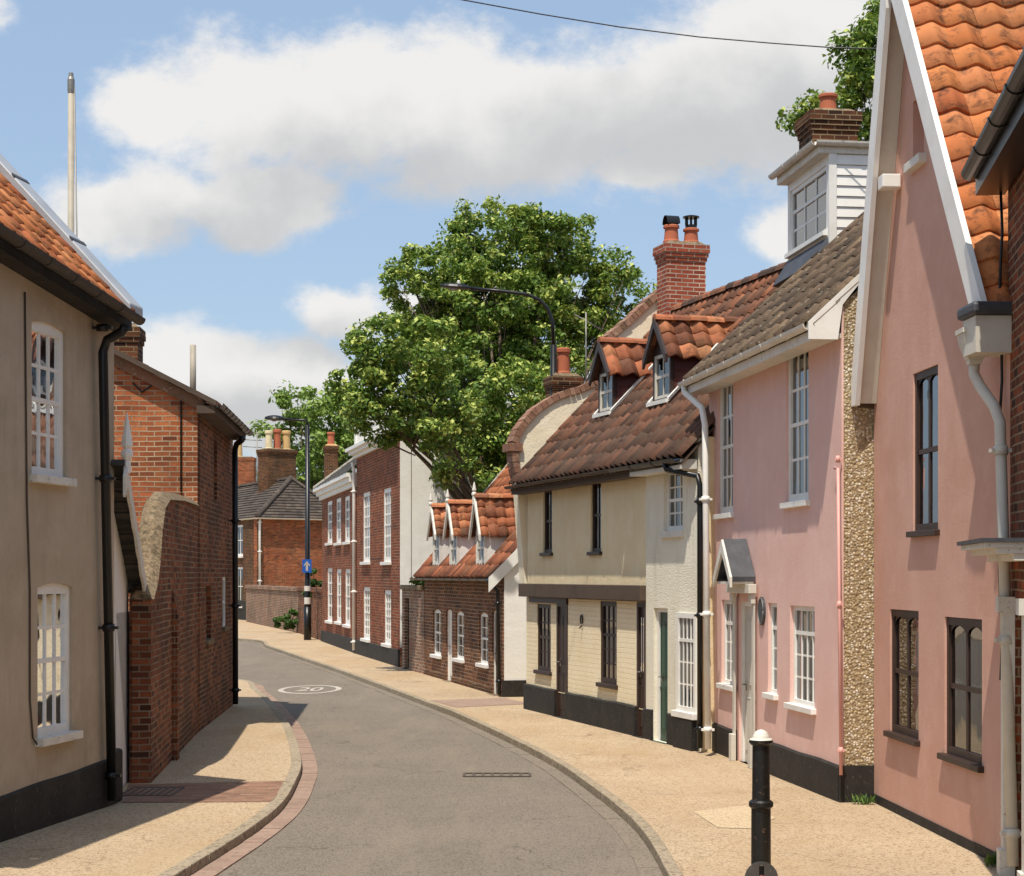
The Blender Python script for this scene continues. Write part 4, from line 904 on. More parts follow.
# ---- lower brick house with projecting cornice
a7 = G(322, 641); b7 = G(356, 653.2); f7 = Fr(a7, b7); L7 = f7.L
hs = thing('brick_townhouse', f7.P(0, 0, 0), 'brick house with three narrow white windows per floor and slate roof', 'house')
zc7 = f7.uz(338, 494)[1]
w7 = [f7.rect(*v) for v in ((327, 332.2, 501, 543), (335.8, 341, 498, 543), (344.4, 349.8, 496, 542), (327, 332.2, 568, 621), (336.2, 341.2, 569, 622), (344.7, 350.2, 569, 625))]
mb = MB(); wall_mb(mb, f7, [(0, 0), (L7, 0), (L7, zc7), (0, zc7)], [hole(w) for w in w7], .3); mb.build('wall', M['brickgeo'], hs)
mb = MB(); mb.box(f7, 0, .25, -5, -.301, 0, zc7); mb.box(f7, L7-.25, L7-.01, -5, -.301, 0, zc7); mb.box(f7, .251, L7-.251, -5, -4.75, 0, zc7)
mb.hexa([f7.P(0, -.3, zc7), f7.P(.2, -.3, zc7), f7.P(.2, -5, zc7), f7.P(0, -5, zc7)], [f7.P(0, -2.5, zc7+2.0), f7.P(.2, -2.5, zc7+2.0), f7.P(.2, -2.52, zc7+2.0), f7.P(0, -2.52, zc7+2.0)]); mb.build('end_wall', M['brickgeo'], hs)
for w in w7: window(f7, hs, w, 'whitep', 2, (2, 2), .03, ('whitep', .08, .08), curtain=('curtain', ((0, 1, 0),)), fw=.12, bar=.07)
mb = MB()
for (e, z0, z1) in ((.1, 0, .15), (.2, .15, .3), (.3, .3, .42)): mb.box(f7, -e*.9, L7-.04, -.3, e, zc7+z0+.002, zc7+z1)
mb.build('cornice', M['whitep'], hs)
mb = MB(); tiles(mb, f7.P(-.15, .3, zc7+.42), f7.U, (-f7.N+Z*.75), L7+.1, 3.5, .3, .25, 0, .003, 'flat'); tiles(mb, f7.P(-.15, -5.3, zc7+.42), f7.U, (f7.N+Z*.75), L7+.1, 3.5, .4, .4, 0, .003, 'flat'); mb.build('roof', M['slate'], hs)
mb = MB(); sv = f7.side(-.16); mb.prism(sv, [(-.3, zc7+.40), (-.3, zc7+.5), (2.5, zc7+2.6), (2.5, zc7+2.46)], -.05, .12); mb.build('verge', M['pale_stone'], hs)
plinth(f7, hs, 0, L7, .36, .4, .05)
fcn = Fr.__new__(Fr); fcn.A = f7.P(0, -2.5, 0); fcn.U = f7.U; fcn.N = f7.N
u_ = fcn.uz(331, 460)[0]; z_ = fcn.uz(331, 446)[1]
chimney(f7, hs, u_, -2.5, .62, .6, zc7+.8, z_, 'brickdark', [(0, 0, .17, .62, 'terracotta')], corb=4, cap='buffpot')

# ---- far house closing the street
Yc = 92.0*1.0
def W(px, y): return Vector(((px-CX)/F*y, y, 0))
c8 = W(257, Yc); e8 = W(345, Yc+3.5); l8 = W(180, Yc+14)
f8 = Fr(c8, e8); f8b = Fr(l8, c8); 
hs = thing('hipped_house', c8, 'far brick house closing the street, with hipped dark tile roof and three chimney pots', 'house')
z8 = f8.uz(290, 518)[1]; 
wl = [f8b.rect(236.5, 242.8, 525, 556), f8b.rect(236.5, 242.8, 567, 606)]
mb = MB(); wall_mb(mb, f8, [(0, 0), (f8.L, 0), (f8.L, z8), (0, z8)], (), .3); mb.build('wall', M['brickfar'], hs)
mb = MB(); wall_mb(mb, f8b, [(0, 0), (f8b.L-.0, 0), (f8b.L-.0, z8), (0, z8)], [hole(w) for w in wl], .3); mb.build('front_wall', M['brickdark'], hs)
p3 = l8+(e8-c8); fb = Fr(e8, p3); mb = MB(); wall_mb(mb, fb, [(0, 0), (fb.L, 0), (fb.L, z8), (0, z8)], (), .3)
fb2 = Fr(l8, p3); wall_mb(mb, fb2, [(0, 0), (fb2.L, 0), (fb2.L, z8), (0, z8)], (), .3); mb.build('rear_wall', M['brickfar'], hs)
for w in wl: window(f8b, hs, w, 'whitep', 2, (1, 1), .03, ('whitep', .1, .1), fw=.1, bar=.06, curtain=('curtain', ((0, .3, 0),)))
plinth(f8b, hs, 0, f8b.L, 1.0, 1.0, .05)
# hipped roof: tiles as stepped courses on planes
mb = MB(); ovh = .3
ctr = (c8+e8+l8+p3)/4; co = [q+(q-ctr).normalized()*ovh for q in (c8, e8, p3, l8)]
zr8 = z8+(518-478)/F*96
ma = (c8+e8)/2+ (l8-c8)*.12; mbk = (c8+e8)/2+(l8-c8)*.88
A8 = ma+Z*zr8; B8 = mbk+Z*zr8; cz8 = [q+Z*z8 for q in co]
def courses(m, p0, p1, q1, q0, n):
    for k in range(n):
        a, b = k/n, (k+1.15)/n; b = min(b, 1); rr = R.random()
        K = 14
        nrm = (p1-p0).cross(q0-p0).normalized(); 
        if nrm.z < 0: nrm = -nrm
        L_ = p0.lerp(q0, a); Rr = p1.lerp(q1, a); L2_ = p0.lerp(q0, b); R2_ = p1.lerp(q1, b)
        for j in range(K):
            x0, x1 = j/K, (j+1)/K; rr = R.random()
            m.face([L_.lerp(Rr, x0)+nrm*.05, L_.lerp(Rr, x1)+nrm*.05, L2_.lerp(R2_, x1)+nrm*.0, L2_.lerp(R2_, x0)+nrm*.0], rr)
            m.face([L_.lerp(Rr, x0)+nrm*.0, L_.lerp(Rr, x1)+nrm*.0, L_.lerp(Rr, x1)+nrm*.05, L_.lerp(Rr, x0)+nrm*.05], rr)
courses(mb, cz8[0], cz8[1], A8, A8, 14); courses(mb, cz8[3], cz8[0], A8, B8, 14); courses(mb, cz8[2], cz8[3], B8, B8, 14); courses(mb, cz8[1], cz8[2], B8, A8, 14)
ridge(mb, cz8[0]+Z*.05, A8+Z*.05, .14, .4); ridge(mb, cz8[1]+Z*.05, A8+Z*.05, .14, .4); ridge(mb, A8, B8, .14, .4); mb.build('roof', M['concrete_tile'], hs)
gutter(cz8[0]-Z*.02, cz8[1]-Z*.02, 'greyp', hs, .08)
gutter(cz8[3]-Z*.02, cz8[0]-Z*.02, 'greyp', hs, .08)
downpipe([f8.P(.1, .12, z8-.1), f8.P(.1, .1, z8-.3), f8.P(.1, .1, .3)], .06, 'whitep', hs)
yC = Yc+6
cA = W(277, yC); fx = Fr(cA-(e8-c8).normalized()*1, cA+(e8-c8).normalized()*1)
zA = H+(HY-450)/F*yC
chimney(fx, hs, 1.0, 0, 1.8, 1.0, z8, zA, 'brickdark', [(-.52, 0, .2, 1.0, 'creampot'), (.02, 0, .2, 1.1, 'terracotta'), (.6, 0, .22, 1.05, 'buffpot')], corb=5)
hs2 = thing('far_house', W(244, 108), 'small brick house end with chimney glimpsed left of the hipped house', 'house')
cB = W(244, 108); fy = Fr(cB-Vector((2.6, 0, 0)), cB+Vector((1.2, 0, 0))); mb = MB(); wall_mb(mb, fy, [(0, 0), (fy.L, 0), (fy.L, 5.6), (1.9, 7.2), (0, 5.6)], (), .3); mb.box(fy, 0, fy.L, -5, -.301, 0, 5.5); mb.build('wall', M['brickfar'], hs2)
mb = MB()
for sg in (-1, 1): tiles(mb, fy.P(1.9+sg*2.1, .2, 5.5), -fy.N, (fy.U*-sg+Z*.84), 5.3, 2.75, .4, .4, .03, .01)
mb.build('roof', M['tileB'], hs2)
chimney(fy, hs2, 2.5, -.8, 1.3, .9, 5.0, H+(HY-457)/F*108, 'brickfar', [(-.3, 0, .19, 1.0, 'buffpot')], corb=3)
# ---- boundary wall by the far corner
q0 = G(246, 621.5); q1 = G(298, 633); q2 = G(323, 641)
hs = thing('boundary_wall', q0, 'weathered brick and rubble wall below the far house, behind the far lamp post', 'wall')
for k, (p, q, yt_, nm, mt) in enumerate(((q0, q1, 590, 'rubble_section', 'rubble'), (q1, q2, 592, 'brick_section', 'brickwall'))):
    f = Fr(p, q); zt = f.uz(*( (270, yt_) if k == 0 else (310, yt_)))[1]; mb = MB(); mb.box(f, 0, f.L-.003, -.35, 0, 0, zt); mb.box(f, -.02, f.L-.01, -.42, .06, zt+.002, zt+.18); mb.build(nm, M[mt], hs, bevel=.02)

# ================================================================== LEFT SIDE
a = G(114, 803.5); b = G(0, 841.6); b = a+(b-a)*2.4; fL = Fr(a, b); LL = fL.L
hs = thing('beige_house', fL.P(0, 0, 0), 'beige rendered house at the left edge with orange pantiles and lead-capped parapet', 'house')
gz0 = fL.uz(133, 320, .3)[1]; gz1 = fL.uz(0, 232, .3); slope = (gz1[1]-gz0)/gz1[0]
zel = lambda u: gz0+slope*u
wu = fL.rect(31.6, 66, 323, 477); wl_ = fL.rect(37.5, 72.3, 583, 735)
mb = MB(); wall_mb(mb, fL, [(0, 0), (LL, 0), (LL, zel(LL)+.25), (0, zel(0)+.25)], [hole(wu, .04), hole(wl_, .04), hole((4.6, 5.6, .8, 2.3), .07), hole((4.6, 5.6, 3.1, 4.5), .07)], .28); mb.build('wall', M['beige'], hs)
for w, cu in ((wu, (('curtaintan', ((.1, .35, 0), (.55, .95, 0))))), (wl_, ('curtain', ((0, 1, 0),))), ((4.6, 5.6, .8, 2.3), None), ((4.6, 5.6, 3.1, 4.5), None)):
    window(fL, hs, w, 'whitep', 3, (2, 2), .03, ('whiteold', .09, .07), arch=.04, fw=.07, bar=.03, curtain=cu)
plinth(fL, hs, 0, LL, .46, .28, .03)
tpl = math.tan(math.radians(46)); DL = 6.4; halfL = DL/2
mb = MB(); sl_ = fL.side(0)
for uu, sg in ((0, 1), (LL, -1)):
    pts = [(-.281, 0), (-DL, 0), (-DL, zel(uu)+.2), (-halfL, zel(uu)+.3+halfL*tpl), (-.281, zel(uu)+.25+.281*tpl)]
    mb.hexa([fL.P(uu, n, z) for n, z in pts], [fL.P(uu+.25*sg, n, z) for n, z in pts])
mb.box(fL, .251, LL-.251, -DL, -DL+.25, 0, gz0); mb.build('gable_wall', M['beige'], hs)
mb = MB(); U2 = (fL.P(LL, 0, zel(LL))-fL.P(0, 0, zel(0))).normalized(); P0 = fL.P(.14, .28, zel(0)+.05)
tiles(mb, P0, U2, (-fL.N+Z*tpl), LL-.1, (halfL+.28)/math.cos(math.radians(46)), .235, .25, .03, .008)
tiles(mb, fL.P(.14, -DL-.28, zel(0)+.05), U2, (fL.N+Z*tpl), LL-.1, (halfL+.28)/math.cos(math.radians(46)), .5, .5, .03, .008)
ridge(mb, fL.P(0.1, -halfL, zel(0)+.1+(halfL+.28)*tpl), fL.P(LL, -halfL, zel(LL)+.1+(halfL+.28)*tpl), .12); mb.build('roof', M['tileO'], hs)
mb = MB(); 
pts = [(.3, -.0), (.3, .1), (-halfL, .2+(halfL+.3)*tpl), (-halfL, (halfL+.3)*tpl)]
mb.hexa([fL.P(-.04, n, zel(0)+.06+z) for n, z in pts], [fL.P(.32, n, zel(0)+.06+z) for n, z in pts])
pc = mb.build('parapet_cap', M['zinc'], hs, bevel=.015)
for k in range(1, 6):
    mb = MB(); n = .3-k*.62; z = zel(0)+.06+.1+.1*(.3-n)/(halfL+.3)+(.3-n)*tpl; mb.hexa([fL.P(-.045, n, z-.01), fL.P(.325, n, z-.01), fL.P(.325, n-.03, z+.03*tpl), fL.P(-.045, n-.03, z+.03*tpl)], [fL.P(-.045, n+.005, z+.006), fL.P(.325, n+.005, z+.006), fL.P(.325, n-.025, z+.03*tpl+.01), fL.P(-.045, n-.025, z+.03*tpl+.01)])
    mb.build('lead_joint', M['lead'], pc)
mb = MB(); mb.hexa([fL.P(.02, .003, zel(0)-.08), fL.P(LL, .003, zel(LL)-.08), fL.P(LL, .2, zel(LL)-.08), fL.P(.02, .2, zel(0)-.08)], [fL.P(.02, .003, zel(0)+.02), fL.P(LL, .003, zel(LL)+.02), fL.P(LL, .2, zel(LL)+.02), fL.P(.02, .2, zel(0)+.02)]); mb.build('eaves_board', M['plinth'], hs)  # board coloured black: the soffit shadow under the gutter is put into its colour
gutter(fL.P(.17, .34, zel(0)+.02), fL.P(LL, .34, zel(LL)+.02), 'gutter_iron', hs, .065, brk=.6)
downpipe([on(fL, 125, 326, .34), on(fL, 122, 332, .3), on(fL, 107, 340, .13), on(fL, 103, 352, .1), on(fL, 112, 800, .09)], .048, 'blackp', hs)
mb = MB(); ca = [on(fL, 25, 292, .012), on(fL, 27, 500, .012), on(fL, 30, 590, .012), on(fL, 30, 700, .012), on(fL, 33, 738, .015), on(fL, 38, 746, .02)]; mb.tube(ca, .009, 6); mb.build('cable', M['timber'], hs)
mb = MB(); mb.box(fL, -.22, -.002, -.3, .02, 0, .55); mb.build('corner_block', M['plinth'], hs, bevel=.03)
# mast
zt = H+(HY-73)/F*27; mp_ = W(71, 27); th_ = thing('mast', mp_, 'tall pale timber mast rising behind the left parapet', 'mast')
mb = MB(); mb.tube([mp_, mp_+Z*(zt-.1)], [.07, .045], 10); mb.build('pole', M['ivory'], th_)
mb = MB(); mb.lathe(mp_+Z*(zt-.3), [(.05, 0), (.055, .05), (.055, .2), (.04, .24), (.035, .3)], 10); mb.build('mast_cap', M['metal'], th_)
mb = MB(); mb.tube([mp_+Z*(zt-.2)+Vector((.05, 0, 0)), mp_+Z*(zt*.62)+Vector((.12, -.05, 0)), mp_+Z*3+Vector((.35, -.2, 0))], .012, 5); mb.build('stay_wire', M['metal'], th_)

# ---- small gabled entrance between beige house and garden wall
pE = G(119.8, 799.5)+Vector((-.06, .3, 0)); pF = G(131, 784); dE = (pF-pE).normalized()
back = Vector((-dE.y, dE.x, 0)); back = back if back.x < 0 else -back; pE = pE+back*.06
fE = Fr(pE-dE*1.0, pE+dE*3.6)
hs = thing('entrance_lodge', fE.P(1, 0, 0), 'narrow slate-roofed entrance with white door, carved bargeboard and white finial', 'outbuilding')
gN = -fL.U; ga = fL.P(-.16, 0, 0)
def clipu(n): return max(0, (ga-fE.P(0, n, 0)).dot(gN)/fE.U.dot(gN))
uC = clipu(0)+.01
uD0, uD, _, _ = fE.rect(116, 131, 620, 780); uD0 = max(uD0, uC+.02); zD = fE.uz(124, 612)[1]; uA = fE.uz(127, 500, .2)[0]; zA = fE.uz(127, 468, .2)[1]; uRt, zRt = fE.uz(147, 592, .2)
tE = (zA-zRt)/(uRt-uA); uLt = clipu(.2)+.03
mb = MB(); wall_mb(mb, fE, [(uC, 0), (uRt-.1, 0), (uRt-.1, zRt+.1), (uA, zA-.1), (uC, zA-.1-(uA-uC)*tE)], [[(uD0, .01), (uD, .01), (uD, zD), (uD0, zD)]], .2); mb.build('wall', M['white'], hs)
door(fE, hs, (uD0, uD, .02, zD), 'whiteold', 'whitep', .03, ((.06, .26), (.3, .5), (.54, .74), (.78, .95)), 1, handle='metal')
mb = MB()
for sg, uu in ((-1, uLt), (1, uRt)):
    w_ = abs(uu-uA); tiles(mb, fE.P(uu, .18, zA-w_*tE), -fE.N, (fE.U*-sg+Z*tE), 3.0, math.hypot(w_, w_*tE), .25, .22, 0, .003, 'flat')
ridge(mb, fE.P(uA, .18, zA+.02), fE.P(uA, -2.8, zA+.02), .06); mb.build('roof', M['slate'], hs)
mb = MB()
for sg, uu in ((-1, uLt), (1, uRt)):
    w_ = abs(uu-uA); K = 10
    lo = [(uA+sg*w_*(k/K), zA-w_*tE*(k/K)-.16-.04*(k % 2)) for k in range(K+1)]
    for k in range(K):
        p, q = lo[k], lo[k+1]; mb.prism(fE, [p, q, (q[0], zA-abs(q[0]-uA)*tE+.03), (p[0], zA-abs(p[0]-uA)*tE+.03)], .18, .21)
mb.build('bargeboard', M['whiteold'], hs)
mb = MB(); mb.lathe(fE.P(uA, .2, zA-.05), [(.04, 0), (.04, .1), (.03, .12), (.065, .18), (.06, .22), (.03, .25), (.06, .28), (.05, .36), (.005, .62)], 8); mb.build('finial', M['whitep'], hs)

# ---- garden wall with ramped coping
p0 = G(151, 783); p1 = G(197.5, 733); fW = Fr(p0, p1); hs = thing('garden_wall', p0, 'tall weathered brick garden wall with ramped stone coping beside the entrance', 'wall')
prof_px = [(150, 600), (155, 585), (158, 560), (160, 530), (163, 508), (168, 500), (182, 501), (197, 506)]
pr_ = [fW.uz(x, y) for x, y in prof_px]; pr_[0] = (0.0, pr_[0][1]); top = pr_+[(fW.L, pr_[-1][1])]
mb = MB(); wall_mb(mb, fW, [(0, 0), (fW.L-.01, 0)]+[(min(u, fW.L-.01), z) for u, z in top[::-1]], (), .24); mb.build('brickwork', M['brickwall'], hs)
mb = MB()
for (pa, pb) in zip(top[:-1], top[1:]):
    if pb[0]-pa[0] < .02: continue
    m_ = max(1, int(math.hypot(pb[0]-pa[0], pb[1]-pa[1])/.3))
    for j in range(m_):
        ua, za = pa[0]+(pb[0]-pa[0])*j/m_, pa[1]+(pb[1]-pa[1])*j/m_; ub, zb_ = pa[0]+(pb[0]-pa[0])*(j+.985)/m_, pa[1]+(pb[1]-pa[1])*(j+.985)/m_
        mb.hexa([fW.P(ua, .04, za), fW.P(ua, -.25, za), fW.P(ub, -.25, zb_), fW.P(ub, .04, zb_)], [fW.P(ua, -.07, za+.1), fW.P(ua, -.17, za+.1), fW.P(ub, -.17, zb_+.1), fW.P(ub, -.07, zb_+.1)])
mb.build('coping', M['stone'], hs, bevel=.012)
uP = fW.uz(173, 640)[0]; mb = MB(); mb.box(fW, uP-.14, uP+.14, .002, .07, 0, fW.uz(173, 612)[1]); mb.hexa([fW.P(uP-.14, .002, fW.uz(173, 612)[1]), fW.P(uP+.14, .002, fW.uz(173, 612)[1]), fW.P(uP+.14, .07, fW.uz(173, 612)[1]), fW.P(uP-.14, .07, fW.uz(173, 612)[1])], [fW.P(uP-.1, .002, fW.uz(173, 590)[1]), fW.P(uP+.1, .002, fW.uz(173, 590)[1]), fW.P(uP+.1, .01, fW.uz(173, 590)[1]), fW.P(uP-.1, .01, fW.uz(173, 590)[1])]); mb.build('buttress', M['brickwall'], hs)
mb = MB(); pe_ = Fr(G(132, 783.5)+Vector((0, .0, 0)), p0+Vector((-.002, 0, 0))); ze_ = pr_[0][1]; mb.box(pe_, 0, pe_.L, -.3, 0.0, 0, ze_-.02); mb.build('end_pier', M['brickwall'], hs)

# ---- big orange brick house, gable towards camera
p0 = G(197.5, 733); p1 = G(233, 705); f9 = Fr(p0, p1); L9 = f9.L
hs = thing('brick_house', p0, 'tall orange brick house with plain gable facing the camera and black gutter', 'house')
z9 = f9.uz(208, 392, .3)[1]; z9b = f9.uz(243, 431, .3)[1]; z9 = (z9+z9b)/2
w9 = [f9.rect(206, 211, 586, 640), f9.rect(222.5, 226.5, 577, 627), f9.rect(214, 217, 440, 500)]
s9 = f9.side(0); tg = math.tan(math.radians(27)); D9 = 8.0
mb = MB(); wall_mb(mb, f9, [(0, 0), (L9, 0), (L9, z9+.1), (0, z9+.1)], [hole(w) for w in w9], .3); mb.build('wall', M['brickwall'], hs)
mb = MB(); wall_mb(mb, s9, [(.0, 0), (D9, 0), (D9, z9+.05), (D9/2, z9+.1+D9/2*tg), (.0, z9+.1)], (), .29, .002); mb.build('gable_wall', M['brickhot'], hs)
mb = MB(); mb.hexa(*[[f9.P(uu, n, z) for n, z in ((-.301, 0), (-D9, 0), (-D9, z9), (-D9/2, z9+D9/2*tg), (-.301, z9+.1))] for uu in (L9-.3, L9-.01)]); mb.box(f9, .3, L9-.301, -D9, -D9+.3, 0, z9); mb.build('rear_wall', M['brickwall'], hs)
mb = MB(); tiles(mb, f9.P(-.18, .28, z9), f9.U, (-f9.N+Z*tg), L9-.3, (D9/2+.28)/math.cos(math.radians(27)), .25, .29, .03); tiles(mb, f9.P(-.18, -D9-.28, z9), f9.U, (f9.N+Z*tg), L9+.3, (D9/2+.28)/math.cos(math.radians(27)), .5, .5, .03); ridge(mb, f9.P(-.18, -D9/2, z9+.1+(D9/2+.28)*tg), f9.P(L9+.1, -D9/2, z9+.1+(D9/2+.28)*tg), .12); mb.build('roof', M['tileB'], hs)
mb = MB()
for sg in (1, -1):
    n0_ = .3 if sg > 0 else -D9-.3; mb.hexa([f9.P(-.2, n0_, z9-.04), f9.P(-.2, n0_, z9+.04), f9.P(-.2, -D9/2, z9+.04+(D9/2+.3)*tg), f9.P(-.2, -D9/2, z9-.04+(D9/2+.3)*tg)], [f9.P(-.17, n0_, z9-.04), f9.P(-.17, n0_, z9+.04), f9.P(-.17, -D9/2, z9+.04+(D9/2+.3)*tg), f9.P(-.17, -D9/2, z9-.04+(D9/2+.3)*tg)])
mb.build('bargeboard', M['timber'], hs)
mb = MB(); mb.prism(s9, [(-.1, z9-.12), (-.1, z9+.05), (D9/2, z9+.15+D9/2*tg), (D9/2, z9-.02+D9/2*tg)], .004, .06); mb.build('brick_verge_course', M['brickarch'], hs)
gutter(f9.P(-.2, .34, z9), f9.P(L9-.5, .34, z9), 'blackp', hs, .065, brk=.6)
mb = MB(); mb.box(f9, -.16, L9-.5, .003, .27, z9-.14, z9-.03); mb.build('eaves_board', M['timber'], hs)
downpipe([on(f9, 242, 436, .34), on(f9, 242, 440, .34), on(f9, 236.5, 444, .13), on(f9, 235, 450, .12), on(f9, 235.5, 704, .1)], .05, 'blackp', hs)
for w in w9[:2]: window(f9, hs, w, 'whitep' if w is w9[1] else 'brownp', 1, (1, 1), .02 if w is w9[1] else .12, ('stone', .05, .07), fw=.05)
window(f9, hs, w9[2], 'brownp', 1, (1, 1), .15, None, fw=.05)
c = s9.uz(180, 395, .02)
mb = MB(); mb.tube([on(s9, 133, 383, .02), on(s9, 142, 392, .02), on(s9, 155, 383, .02), on(s9, 178, 388, .02), on(s9, 181, 395, .02), on(s9, 181, 492, .02)], .014, 6); mb.build('cable', M['blackp'], hs)
mb = MB(); mb.tube([on(s9, 178, 393, .02), on(s9, 190, 388, .02), on(s9, 196, 392, .02)], .01, 6); mb.build('cable', M['blackp'], hs)
sx = s9.uz(122, 340, -.5)
chimney(f9, hs, .5, -sx[0], .55, .55, z9+.5, s9.uz(128, 329, -.5)[1], 'brickdark', [], corb=3)
fl_ = s9.uz(193, 370, -2); mb = MB(); bp = s9.P(fl_[0], -2, 0); mb.tube([bp+Z*(z9+.1), bp+Z*s9.uz(193, 345, -2)[1]], .05, 10); mb.build('flue_pipe', M['ivory'], hs)

# ================================================================== STREET FURNITURE
def lamp(base, h, arm_pts, headc, hd, label, bands=False, r0=.075, hw=1.0):
    t = thing('street_lamp', base, label, 'street lamp')
    mb = MB(); mb.tube([base, base+Z*1.2], r0*1.35, 14); mb.tube([base+Z*1.2, base+Z*1.35, arm_pts[0]], [r0*1.35, r0, r0*.75], 14); mb.tube(arm_pts, r0*.42, 10); mb.build('pole', M['blackp'], t)
    d = (Vector(headc)-Vector(arm_pts[-1])).normalized(); mb = MB(); L_ = hd; K = 7; x = d.cross(Z).normalized()
    prev = None
    for k in range(K+1):
        s = k/K; w = hw*.13*math.sin(math.pi*(.12+.8*s))**.7; hh = hw*.075*math.sin(math.pi*(.1+.82*s))**.6
        c = Vector(arm_pts[-1])+d*(L_*s); rg = [c+x*(w*math.cos(a))+Z*((hh if math.sin(a) > 0 else hh*.45)*math.sin(a)) for a in [2*math.pi*j/12 for j in range(12)]]
        if prev: 
            for j in range(12): mb.face([prev[j], prev[(j+1) % 12], rg[(j+1) % 12], rg[j]], None, True)
        else: mb.face(rg[::-1])
        prev = rg
    mb.face(prev); hd_o = mb.build('lamp_head', M['blackp'], t)
    c = Vector(arm_pts[-1])+d*(L_*.55); mb = MB(); mb.lathe(c-Z*.055*hw*.7, [(.02, -.02), (.08, -.01), (.09, .02)], 12); mb.build('lens', M['metal'], hd_o)
    c = Vector(arm_pts[-1])+d*(L_*.4); mb = MB(); mb.lathe(c+Z*.06, [(.03, 0), (.03, .05), (.015, .07)], 10); mb.build('photocell', M['whiteold'], hd_o)
    return t
yl = f3.P(-.75, -.3, 0).y; 
def at(px, py, y): return Vector(((px-CX)/F*y, y, H+(HY-py)/F*y))
lb = at(553.5, 400, yl); lb.z = 0
arm = [at(553.5, 345, yl), at(552.5, 322, yl), at(548, 309, yl), at(540, 300, yl), at(528, 294.5, yl), at(500, 291, yl), at(471, 288.5, yl)]
lamp(lb, 8, arm, at(440, 286, yl), 31/F*yl, 'black street lamp arching left above the cream house gable, before the big tree')
yf = G(307.5, 640).y; lb = at(307.5, 640, yf); lb.z = 0
arm = [at(307.5, 425, yf), at(307, 420.5, yf), at(303, 420.2, yf), at(285, 419.5, yf)]
t = lamp(lb, 8, arm, at(265, 418.5, yf), 20/F*yf, 'far black lamp post carrying the blue arrow sign', r0=.1, hw=1.9)
for (y0, y1) in ((586, 591), (597.5, 604)):
    mb = MB(); za, zb_ = at(0, y1, yf).z, at(0, y0, yf).z; mb.lathe(lb+Z*za, [(.119, 0), (.119, zb_-za)], 16); mb.build('white_band', M['whiteold'], t)
sc = at(307.5, 566, yf)+Vector((0, -.16, 0)); sg = thing('one_way_sign', sc, 'small blue square sign with white upward arrow on the far lamp post', 'sign')
fs = Fr.__new__(Fr); fs.A = Vector((sc.x, sc.y, 0)); fs.U = Vector((1, 0, 0)); fs.N = Vector((0, -1, 0)); hw = .155*yf/61*1.0; hw = 4.6/F*yf; hv = 6.6/F*yf
mb = MB(); mb.box(fs, -hw, hw, 0, .02, sc.z-hv, sc.z+hv); mb.box(fs, -.06, .06, -.05, -.001, sc.z-.05, sc.z+.05); mb.build('sign_plate', M['blueSign'], sg)
mb = MB(); ah = hv*.75; mb.box(fs, -.025*1.6, .025*1.6, .021, .024, sc.z-ah, sc.z+ah*.45)
mb.prism(fs, [(0, sc.z+ah), (-hw*.66, sc.z+ah*.2), (-hw*.66, sc.z-ah*.12), (0, sc.z+ah*.62)], .0255, .028); mb.prism(fs, [(0, sc.z+ah), (hw*.66, sc.z+ah*.2), (hw*.66, sc.z-ah*.12), (0, sc.z+ah*.62)], .0255, .028)
mb.build('arrow', M['marking'], sg)
# bollard
yb = 13.3; bb = at(761, 800, yb); bb.z = 0; zt = at(0, 733, yb).z
bl = thing('bollard', bb, 'chipped black cast-iron bollard with white domed cap in the foreground', 'bollard')
r = 9.0/F*yb; zc_ = at(0, 804, yb).z
mb = MB(); mb.lathe(bb, [(r*1.25, 0), (r*1.25, .12), (r*1.1, .16), (r*1.08, zc_-.03), (r*1.12, zc_-.03), (r*1.36, zc_-.015), (r*1.36, zc_+.015), (r*1.12, zc_+.03), (r*1.0, zc_+.032), (r*.95, zt-.09), (r*1.1, zt-.088), (r*1.32, zt-.07), (r*1.32, zt-.052), (r*.95, zt-.045)], 28); mb.build('post', M['bollard'], bl)
mb = MB(); mb.lathe(bb+Z*(zt-.05), [(r*1.3, 0), (r*1.22, .008), (r*.98, .012), (r*.9, .03), (r*.7, .055), (r*.4, .07), (r*.1, .076)], 24); mb.build('cap', paint('white_cap_paint', 'dcd6c8', 'b5ad9c', .5, peel='8a4a2c'), bl)
dz = at(0, 876, yb).z; c = bb+Vector((-.01, -r*1.3, dz)); mb = MB()
fd = Fr.__new__(Fr); fd.A = Vector((c.x, c.y, 0)); fd.U = Vector((1, 0, 0)); fd.N = Vector((0, -1, 0)); rd = .122
lp = [(rd*math.cos(2*math.pi*k/26), c.z+rd*math.sin(2*math.pi*k/26)) for k in range(26)]; wall_mb(mb, fd, lp, [[(-.018, c.z-.09), (.018, c.z-.09), (.018, c.z+.09), (-.018, c.z+.09)]], .02, .02); mb.build('hinge_plate', paint('worn_grey_iron', '4a4743', '35322e', .6, peel='7a7268'), bl)
mb = MB(); mb.tube([Vector((c.x, c.y, c.z-.06)), Vector((c.x, c.y, c.z+.02))], .016, 10); mb.build('lock_bolt', paint('rust', '7a4326', '5c3320', .8), bl)
# overhead cable
mb = MB(); P_ = [at(x, y, yy) for x, y, yy in ((380, -14, 26), (458, -1, 25.5), (540, 14, 25), (620, 27, 24.6), (700, 37, 24.2), (770, 43, 24), (838, 48, 23.7), (900, 49, 23.4), (960, 46, 23))]
mb.tube(P_, .009, 6); tag(mb.build('overhead_cable', M['blackp']), 'thin dark overhead cable sagging across the cloudy sky at the top', 'cable')
